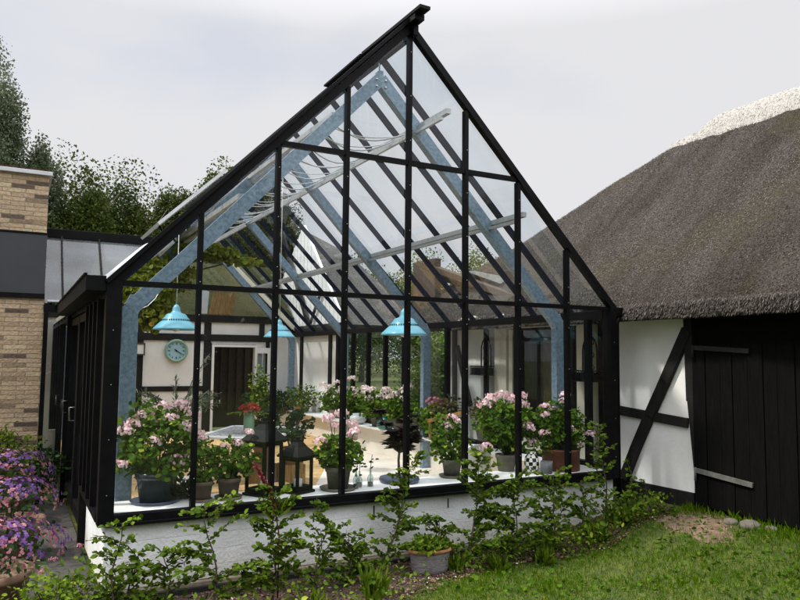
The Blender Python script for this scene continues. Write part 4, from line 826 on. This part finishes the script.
bottle(2.145,.21,.14,'squat clear glass bottle with pale bud, middle of the three bud vases',gflowp,.01)
bottle(2.25,.20,.16,'slim glass bottle holding a dark red rose left of the slate tray',redp,.015)
# white rounded chair back, checkered vase, grey cube pot, teal bottle, blue-white jar
CH=empty('white_chair',(3.75,.85,0),'white garden chair with rounded back behind the glass between two geraniums','chair')
m=MB(); a=[(3.56,.75)]
bk=[(3.60,.30),(3.60,.60)]+[(3.77-.17*math.cos(t),.60+.10*math.sin(t)) for t in np.linspace(.2,math.pi-.2,8)]+[(3.94,.60),(3.94,.30)]
m.add([(x,.72,z) for x,z in bk]+[(x,.75,z) for x,z in bk],[tuple(range(len(bk)-1,-1,-1)),tuple(range(len(bk),2*len(bk)))]+[(i,(i+1)%len(bk),(i+1)%len(bk)+len(bk),i+len(bk)) for i in range(len(bk))]); m.build('backrest',whitep,CH)
m=MB(); m.box((3.58,.755,.32),(3.96,1.12,.35)); m.build('seat',whitep,CH,bevel=.008)
for xx,yy in ((3.60,.74),(3.94,.74),(3.60,1.10),(3.94,1.10)): m=MB(); m.bar((xx,yy,.0),(xx,yy,.32),.03,.03,(0,1,0)); m.build('leg',whitep,CH)
chk,t,b=newmat('checker_glaze'); cn=N('ShaderNodeTexChecker',t); cn.inputs['Scale'].default_value=26; cn.inputs[1].default_value=(.75,.73,.66,1); cn.inputs[2].default_value=(.01,.01,.01,1); tcn=N('ShaderNodeTexCoord',t); t.links.new(tcn.outputs['Object'],cn.inputs[0]); t.links.new(cn.outputs[0],b.inputs[0]); b.inputs['Roughness'].default_value=.25
m=MB(); m.lathe([(0,0),(.05,0),(.07,.04),(.078,.10),(.066,.16),(.042,.19),(.046,.21),(.036,.21),(0,.17)],(4.08,.20,zs),24); tag(m.build('checkered_vase',chk,None,(4.08,.20,zs)),'black and white checkered round vase between the big geraniums','vase')
m=MB(); m.lathe([(0,0),(.075,0),(.085,.12),(.075,.12),(.072,.10),(0,.1)],(4.19,.10,zs),4); tag(m.build('zinc_pot',mat('grey_stone',(.08,.085,.09),(.15,.155,.16),scale=40,rough=.8),None,(4.19,.10,zs)),'small square grey stone pot left of the rust-red planter','pot')
m=MB(); m.lathe([(0,0),(.10,0),(.14,.05),(.13,.12),(.05,.17),(.04,.20),(.05,.21)],(4.72,4.75,rs),20); tag(m.build('glass_demijohn',mat('teal_glass',(.02,.14,.12),(.04,.22,.19),rough=.1),None,(4.72,4.75,rs)),'squat teal glass bottle on the inner sill in front of a geranium','bottle')
bw,t,b=newmat('blue_white_glaze'); n_=N('ShaderNodeTexVoronoi',t); n_.inputs['Scale'].default_value=30; rr_=N('ShaderNodeValToRGB',t); rr_.color_ramp.elements[0].color=(.05,.12,.25,1); rr_.color_ramp.elements[1].color=(.6,.65,.66,1); rr_.color_ramp.elements[1].position=.4; t.links.new(n_.outputs[0],rr_.inputs[0]); t.links.new(rr_.outputs[0],b.inputs[0]); b.inputs['Roughness'].default_value=.2
m=MB(); m.lathe([(0,0),(.09,0),(.15,.07),(.14,.13),(.09,.16),(.1,.18),(.08,.18),(0,.14)],(4.70,5.75,rs),22); tag(m.build('patterned_jar',bw,None,(4.70,5.75,rs)),'blue and white patterned round jar on the far inner sill','jar')
m=MB(); m.bar((4.62,3.2,.72),(4.62,2.2,.92),.05,.05); m.bar((4.62,3.15,.46),(4.62,3.15,.72),.03,.03,(0,1,0)); m.bar((4.62,2.25,.46),(4.62,2.25,.9),.03,.03,(0,1,0)); tag(m.build('wooden_rail',woodo,None,(4.62,2.7,.46)),'slanting orange-brown wooden rail on two props beside the jade plants','rail')
bush('green_shrub',4.80,.62,rs,.14,.14,terrad,(.22,.3,.24),900,.05,dark,'beech','dense dark green shrub in the right corner behind the rust-red planter',dz=.24)
bush('potted_cactus',4.80,1.55,rs,.10,.16,greypot,(.14,.18,.16),260,.05,olive,'beech','small grey-green potted plant at the foot of the cream post',dz=.3)
# ================================================================ OUTSIDE PLANTS
def sapling(px,py,tipx,tipy,h,spread,nb,dens,label,lean=0,low=.12,name='beech_sapling',size=.052,group='beech saplings along the low wall',mt=None,hor=.35):
    z0=float(gh(px,min(py,-.13))); o=empty(name,(px,py,z0),label,'sapling',group)
    base=Vector((px,py,z0-.02)); tip=Vector((tipx,tipy,z0+h)); m=MB()
    ax=[base.lerp(tip,t)+Vector((.02*math.sin(t*9+px*5),.015*math.cos(t*7),0)) for t in np.linspace(0,1,8)]
    m.tube(ax,[.010*(1-.75*t) for t in np.linspace(0,1,8)],6); P=[];D=[]
    for k in range(nb):
        t=low+(1-low)*(k+random.random()*.6)/nb; b=base.lerp(tip,t); a=random.choice((0,math.pi))+random.uniform(-.9,.9)
        ln=spread*1.18*(1.05-.6*t)*random.uniform(.55,1.15); e=b+Vector((ln*math.cos(a),ln*math.sin(a)*.45-.02,ln*random.uniform(hor-.25,hor+.35)))
        mid=b.lerp(e,.5)+Vector((0,0,.025)); m.tube([b,mid,e],[.005,.0035,.0015],5)
        nl=max(5,int(ln*dens*1.9))
        for j in range(nl):
            u=(j+random.random())/nl; q=b.lerp(mid,2*u) if u<.5 else mid.lerp(e,2*u-1)
            sdv=(-1)**j; dr_=(e-b).normalized(); sv=dr_.cross(Vector((0,0,1)))
            if sv.length<.1: sv=Vector((1,0,0))
            P.append(q+Vector(rng.normal(size=3))*.008); D.append(dr_*.6+sv.normalized()*sdv*.8+Vector(rng.normal(size=3))*.3)
    for j in range(int(h*dens*.9)):
        P.append(base.lerp(tip,low+(1-low)*random.random())+Vector(rng.normal(size=3))*.015); D.append(Vector(rng.normal(size=3)))
    m.build('stem',barkb,o); n=len(P)
    leaves('foliage',mt or beech,P,D,rng.uniform(.65,1.25,n)*size*.92,'beech',o,nrm=rng.normal(size=(n,3))*.55+[0,-.45,.8],rnd=np.clip(rng.random(n)*.9+.1*np.array([p[2] for p in P]),0,1))
    return o
sapling(-.01,-.50,.05,-.48,.66,.26,15,62,'young beech sapling at the left corner of the low white wall, leftmost of the row')
sapling(.12,-.42,.16,-.40,.45,.20,9,60,'short bushy beech sapling just right of the leftmost one')
sapling(.72,-.55,.62,-.45,.74,.36,16,66,'slim beech sapling with a wide open crown, left of the red flower spike',hor=.25)
sapling(1.12,-.52,1.13,-.45,.80,.26,26,95,'dense upright beech sapling directly below the red flower spike')
sapling(1.45,-.50,1.52,-.45,.48,.26,12,60,'low sparse beech sapling right of the red flower spike')
sapling(2.02,-.40,1.46,-.38,.66,.15,20,88,'beech sapling leaning steeply to the left across the white wall',low=.1,hor=.2)
sapling(.40,-.46,.36,-.44,.42,.26,14,62,'low leaning beech sapling between the two at the left corner and the open-crowned one')
sapling(1.74,-.46,1.78,-.44,.40,.24,13,62,'short beech sapling under the leaning one')
sapling(2.66,-.30,2.68,-.28,.42,.24,14,70,'low beech sapling just behind the right rim of the oval tub')
sapling(2.12,-.28,2.46,-.26,.95,.26,22,82,'tall beech sapling leaning right just behind the oval basket')
sapling(2.86,-.50,3.00,-.45,.98,.27,30,92,'full beech sapling right of the oval basket')
sapling(3.30,-.50,3.40,-.45,.74,.36,24,85,'wide dark beech sapling in the middle of the right-hand thicket',hor=.2)
sapling(3.82,-.45,3.84,-.42,.70,.34,26,70,'dense light green beech sapling below the rust-red planter')
sapling(4.20,-.42,4.22,-.40,.56,.26,16,62,'beech sapling second from the right end of the thicket')
sapling(4.58,-.36,4.47,-.34,1.02,.22,18,52,'tall beech sapling with a thin top shoot, rightmost of the row',hor=.5)
sapling(4.95,-.25,4.98,-.22,.24,.20,9,60,'low bushy sapling at the corner where greenhouse meets barn',name='low_shrub',group='low growth at the barn corner')
for x,y,h,lb in ((5.38,.10,.40,'thin weed with a few leaves against the barn wall, taller of two'),(5.40,-.08,.22,'tiny bare weed stalk against the barn wall, shorter of two')):
    sapling(x,y,x-.02,y+.02,h,.09,5,40,lb,name='wall_weed',group='weeds at the barn wall',size=.045,low=.3)
# grass tufts and herbs in the bed
def tuft(x,y,h,n,label,mt=beech,kind='blade',wm=3,name='leafy_herb',sp_=.5,size=None):
    z0=float(gh(x,min(y,-.13))); a=rng.uniform(0,6.28,n); D=np.stack([np.cos(a)*sp_,np.sin(a)*sp_,1+0*a],1)+rng.normal(size=(n,3))*.15
    P=np.stack([x+rng.normal(0,.03,n),y+rng.normal(0,.03,n),np.full(n,z0)],1)
    o=leaves(name,mt,P,D,rng.uniform(.6,1.1,n)*h,kind,None,(x,y,z0),wmul=wm); return tag(o,label,'herb')
tuft(1.80,-.78,.24,70,'broad bright green leafy herb at the bed edge left of the oval basket')
tuft(1.30,-.85,.18,50,'spreading leafy herb at the foot of the dense upright sapling')
tuft(2.72,-.50,.16,60,'green tuft beside the right side of the oval basket')
tuft(3.05,-.66,.16,60,'leafy tuft at the bed edge below the full sapling right of the basket')
tuft(3.55,-.64,.18,70,'leafy tuft at the foot of the right-hand thicket')
tuft(4.25,-.55,.2,80,'long grassy tuft at the right end of the soil bed',sp_=.7,wm=1.6)
tuft(4.70,-.42,.22,90,'long grassy tuft by the base of the rightmost sapling',sp_=.8,wm=1.4)
n=5200; x=rng.uniform(.2,5.2,n); y=-.12+(bed_edge(x)+.0)*rng.random(n)**.6; k=(rng.random(n)<.25+.6*sstep(2.3,3.6,x)*(np.sin(x*6+y*5)>-.5))&(np.hypot(x-2.45,y+.60)>.27); x,y=x[k],y[k]; n=len(x)
tag(leaves('bed_weeds',beech,np.stack([x,y,gh(x,np.minimum(y,-.13))+rng.uniform(.01,.20,n)],1),rng.normal(size=(n,3))+[0,0,.5],rng.uniform(.025,.055,n),'beech'),'low green weeds and seedlings scattered over the soil bed under the saplings','weeds',kind='stuff')
# oval basket pot
OB=empty('oval_pot',(2.50,-.44,-.18),'weathered grey oval tub with rusty rim and low green plants in the bed','tub')
def oval(prof,c,n=36,sx=1.0,sy=.62,ang=.1):
    m=MB(); vs=[];fs=[]
    for r,z in prof:
        for k in range(n): t=2*math.pi*k/n; a,b=r*sx*math.cos(t),r*sy*math.sin(t); vs.append((c[0]+a*math.cos(ang)+b*math.sin(ang),c[1]-a*math.sin(ang)+b*math.cos(ang),c[2]+z))
    for i in range(len(prof)-1):
        for k in range(n): fs.append((i*n+k,i*n+(k+1)%n,(i+1)*n+(k+1)%n,(i+1)*n+k))
    return m.add(vs,fs,0,True)
oc=(2.50,-.44,-.178)
oval([(.0,.01),(.15,.01),(.165,.05),(.175,.165),(.18,.19)],oc).build('tub_body',mat('weathered_lead',(.10,.095,.10),(.24,.22,.22),scale=14,rough=.8,bump=.4,stretch=(1,1,4)),OB)
oval([(.18,.185),(.195,.19),(.197,.205),(.18,.215),(.17,.20)],oc).build('rim',mat('rust_rim',(.22,.09,.03),(.36,.18,.08),scale=14,rough=.85),OB)
oval([(.175,.17),(0,.18)],oc).build('soil',soil,OB)
foliage(OB,(2.50,-.44,.06),(.21,.13,.07),900,.04,beech,'beech',.1)
# red flower spike
RS=empty('red_flower_spike',(1.14,-.50,.30),'arching crimson flower spike leaning against the front glass','flower'); m=MB(); pp=[Vector((1.16,-.50,-.16)),Vector((1.16,-.5,.3)),Vector((1.12,-.47,.55)),Vector((.98,-.45,.82))]; m.tube(pp,[.006,.005,.004,.002],6); m.build('stem',redp,RS)
P=[];D=[]
for k in range(170): t=random.random(); q=pp[2].lerp(pp[3],t) if t>.1 else pp[1].lerp(pp[2],.6+t*4); P.append(q+Vector(rng.normal(size=3))*.008*(1.2-t)); D.append(Vector(rng.normal(size=3))+Vector((-.3,0,.8)))
leaves('petals',redp,P,D,.026,'petal',RS); leaves('leaf',yel,[(1.16,-.5,.42)]*7,[(-.7,0,1),(-1,-.2,.8),(.5,0,1),(.2,-.3,1),(0,0,1),(-.3,.3,1),(.8,.1,.6)],.16,'narrow',RS,wmul=.8)
# purple planters on the left
def planter(x,y,r,h,fr,n,label,z=-.2,extra=0):
    o=empty('flower_planter',(x,y,z),label,'planter','purple flower planters by the side door')
    m=MB(); m.lathe([(0,0),(r*.72,0),(r*.95,h*.82),(r*1.04,h*.84),(r*1.07,h*.9),(r*1.04,h),(r*.93,h),(r*.9,h*.9),(0,h*.9)],(x,y,z),36); m.build('pot',MAT.get('planter_clay') or mat('planter_clay',(.15,.085,.055),(.24,.15,.10),scale=7,rough=.85,bump=.12),o)
    c=(x,y,z+h+fr[2]*.72); foliage(o,c,fr,int(n*.9),.05,dark,'beech',.1)
    for mt,k,s,nm in ((purple,int(n*1.5),.024,'purple_blossoms'),(pinkp,int(n*.7),.022,'pink_blossoms')):
        d=sph(k); cl=np.sin(d[:,0]*4+x*3+(2 if mt is pinkp else 0))*np.sin(d[:,1]*5+1)+d[:,2]*.8*(1 if mt is pinkp else .2); kk=(cl>-.05)&(d[:,2]>-.22); d=d[kk]; k=len(d)
        P=np.array(c)+d*np.array(fr)*rng.uniform(.92,1.14,(k,1)); q=5
        P=np.repeat(P,q,0); dd=np.repeat(d,q,0); D=np.cross(dd,rng.normal(size=dd.shape)); leaves(nm,mt,P,D,rng.uniform(.7,1.2,len(P))*s,'petal',o,nrm=dd+rng.normal(size=dd.shape)*.2,rnd=np.repeat(rng.random(k),q))
planter(-.72,.05,.27,.34,(.46,.40,.19),520,'terracotta planter overflowing with purple flowers, nearest by the bottom left corner')
planter(-.60,1.55,.27,.38,(.38,.46,.20),420,'terracotta planter with purple and pink flowers, second one back by the side door')
planter(-.62,3.0,.27,.36,(.40,.4,.26),380,'terracotta planter with purple and pink flowers, farthest against the brick wall')
bsh=empty('yellow_green_bush',(-.30,-.45,-.18),'low yellow-green leafy bush at the bottom left in front of the planters','bush'); foliage(bsh,(-.33,-.50,-.0),(.24,.20,.24),1300,.04,yel,'beech',.1); foliage(bsh,(-.12,-.40,.02),(.2,.16,.22),500,.04,beech,'beech',.1); umbel(bsh,[(-.42,-.60,.26),(-.2,-.45,.36),(-.36,-.5,.30)],.03,pinkp,20); stems(bsh,(-.3,-.45,-.17),[(-.3+random.uniform(-.2,.2),-.5+random.uniform(-.15,.15),random.uniform(0,.2)) for _ in range(12)],.004,barkb)
bx_=empty('box_hedge',(-.62,3.7,-.2),'green and yellow shrub at the foot of the brick wall behind the planters','shrub'); foliage(bx_,(-.75,3.72,.45),(.5,.2,.36),1400,.06,yel,'beech',.1)
foliage(bx_,(-.25,3.75,.3),(.2,.15,.3),500,.06,dark,'beech',.1)
# ================================================================ TREES
def crown_mesh(seed,rad,n,size,mt,nb=40,kind='quad',flat=1):
    r=np.random.default_rng(seed); bl=r.normal(size=(nb,3)); bl/=np.linalg.norm(bl,axis=1,keepdims=True); bl*=(r.random((nb,1))**.4)*.74; br=r.uniform(.26,.40,nb)
    w=r.integers(0,nb,n); d=r.normal(size=(n,3)); d/=np.linalg.norm(d,axis=1,keepdims=True); rr=r.random((n,1))**.35
    P=(bl[w]+d*rr*br[w][:,None])*np.array(rad); k=r.random(n)<.04; P[k]*=r.uniform(1.0,1.09,(k.sum(),1))
    tone=np.clip(.5*r.random(n)+.5*r.random(nb)[w],0,1)
    return P,r.normal(size=(n,3))+[0,0,-.3],r.uniform(.6,1.3,n)*size,tone
TM={}
def tree(x,y,h,rad,seed,mt,label,cat='tree',group='trees behind the buildings',n=9000,size=.2,name='deciduous_tree',cz=None):
    z0=-.18; key=(seed,mt.name)
    o=empty(name,(x,y,z0),label,cat,group); cz=h-rad[2]*1.0 if cz is None else cz
    m=MB(); tr=.018*h+.04; m.tube([(x,y,z0-.1),(x+.1,y,z0+h*.3),(x-.05,y,z0+h*.6),(x,y,z0+h*.85)],[tr,tr*.7,tr*.45,tr*.15],9)
    for k in range(7):
        a=k*2.4; zz=z0+h*(.3+.07*k); m.tube([(x,y,zz),(x+rad[0]*.35*math.cos(a),y+rad[1]*.35*math.sin(a),zz+h*.1),(x+rad[0]*.65*math.cos(a),y+rad[1]*.65*math.sin(a),zz+h*.2)],[tr*.35,tr*.2,tr*.06],6)
    m.build('trunk',bark,o)
    P,D,s,t=crown_mesh(seed,rad,n,size,mt); leaves('crown',mt,P+[x,y,z0+cz],D,s,'quad',o,rnd=t); return o
TL=[(-2.3,30,15.6,(2.7,2.6,7.0),treew,'tall thin grey-green willow at the far left above the brick building'),
(.0,30.5,11.7,(1.5,2.2,5.5),treew,'shorter willow with feathery top right beside the tall one at far left'),
(2.0,30,10.9,(2.5,2.6,5.4),treeg,'dark green broad tree right behind the brick building roof'),
(4.4,31,10.4,(2.3,2.5,5.4),treeg,'dark green tree with rounded top over the glass link'),
(6.2,32,10.4,(1.9,2.4,5.2),treeg,'brownish green tree in the dip left of the greenhouse roof vent'),
(8.2,31,11.6,(2.5,2.5,5.8),treeg,'reddish green feathery tree touching the left roof slope'),
(10.4,30,12.2,(2.6,2.5,5.8),treeg,'tree half hidden behind the left roof slope near the open vent'),
(14.8,34,8.7,(2.6,2.5,4.3),treeb,'light green tree seen through the roof behind the middle lamp'),
(18.0,34,8.2,(2.6,2.5,4.0),treeb,'low green tree seen through the roof left of the porch canopy'),
(21.5,33,8.9,(2.8,2.5,4.4),treeb,'green tree seen through the roof directly above the porch canopy'),
(24.6,32,9.5,(2.6,2.5,4.6),treeb,'green tree seen through the right roof slope beside the thatch'),
(3.2,33,10.2,(2.4,2.5,5.2),treeg,'dark round tree filling the gap between the two broad trees over the link'),
(6.9,33,10.8,(2.4,2.5,5.4),treeg,'dark tree standing behind the reddish feathery one'),
(9.4,33,11.8,(2.4,2.5,5.6),treeg,'dark tree right behind the open roof vent'),
(28.5,34,9.3,(2.8,2.5,4.5),treeb,'green tree just left of the thatch hip, seen through the glass')]
for i,(x,y,h,rd,mt,lb) in enumerate(TL): tree(x,y,h,rd,100+i,mt,lb,n=60000 if mt is not treeb else 12000,size=.13 if mt is treew else .15,cz=h-rd[2])
HL=[(8.6,9.6,2.7,(1.3,1.2,1.6)),(7.6,7.4,2.5,(.9,.9,1.5)),(9.4,6.6,3.0,(1.2,1.1,1.7)),(11.5,12.5,3.4,(1.8,1.6,2.0)),(7.2,5.6,2.2,(.8,.7,1.3)),(10.2,8.6,3.1,(1.4,1.3,1.8)),(13.5,9.5,3.6,(1.8,1.7,2.2))]
HLl=['bright green garden bush seen through the side glass left of the right lamp','green bush close outside the side glass behind the middle geraniums','tall green bush seen through the side opening right of the lantern','far green bush seen through side glass behind the far geraniums','low green bush just outside the side glass above the lantern','middle green bush beyond the side glass between nearer bushes','big green bush at the far back beyond the side glass']
for i,(x,y,h,rd) in enumerate(HL): tree(x,y,h,rd,300+i,treeb,HLl[i],'bush','garden bushes beyond the side glass',n=5200,size=.10,name='garden_bush',cz=h-rd[2])
n=170000; x=rng.uniform(-22,70,n); y=rng.uniform(42,60,n); z=rng.random(n)**.6*(7.6+6.2*sstep(20,13,x)+.8*np.sin(x*.5)+.6*np.sin(x*1.3))
tag(leaves('far_wood',treeg,np.stack([x,y,z],1),rng.normal(size=(n,3)),rng.uniform(.15,.28,n),'quad'),'dark mass of far woodland behind the garden trees','woodland',kind='stuff')

n=60000; x=rng.uniform(-45,45,n); y=rng.uniform(-30,-22,n); z=rng.random(n)**.9*(7+1.5*np.sin(x*.35)+1.2*np.sin(x*.9+1))  # unseen trees behind the camera, added to darken reflections in the front panes
tag(leaves('added_tree_belt',treeg,np.stack([x,y,z],1),rng.normal(size=(n,3)),rng.uniform(.4,.9,n),'quad'),'unseen belt of dark trees added opposite the gable to darken its pane reflections','woodland',kind='stuff')
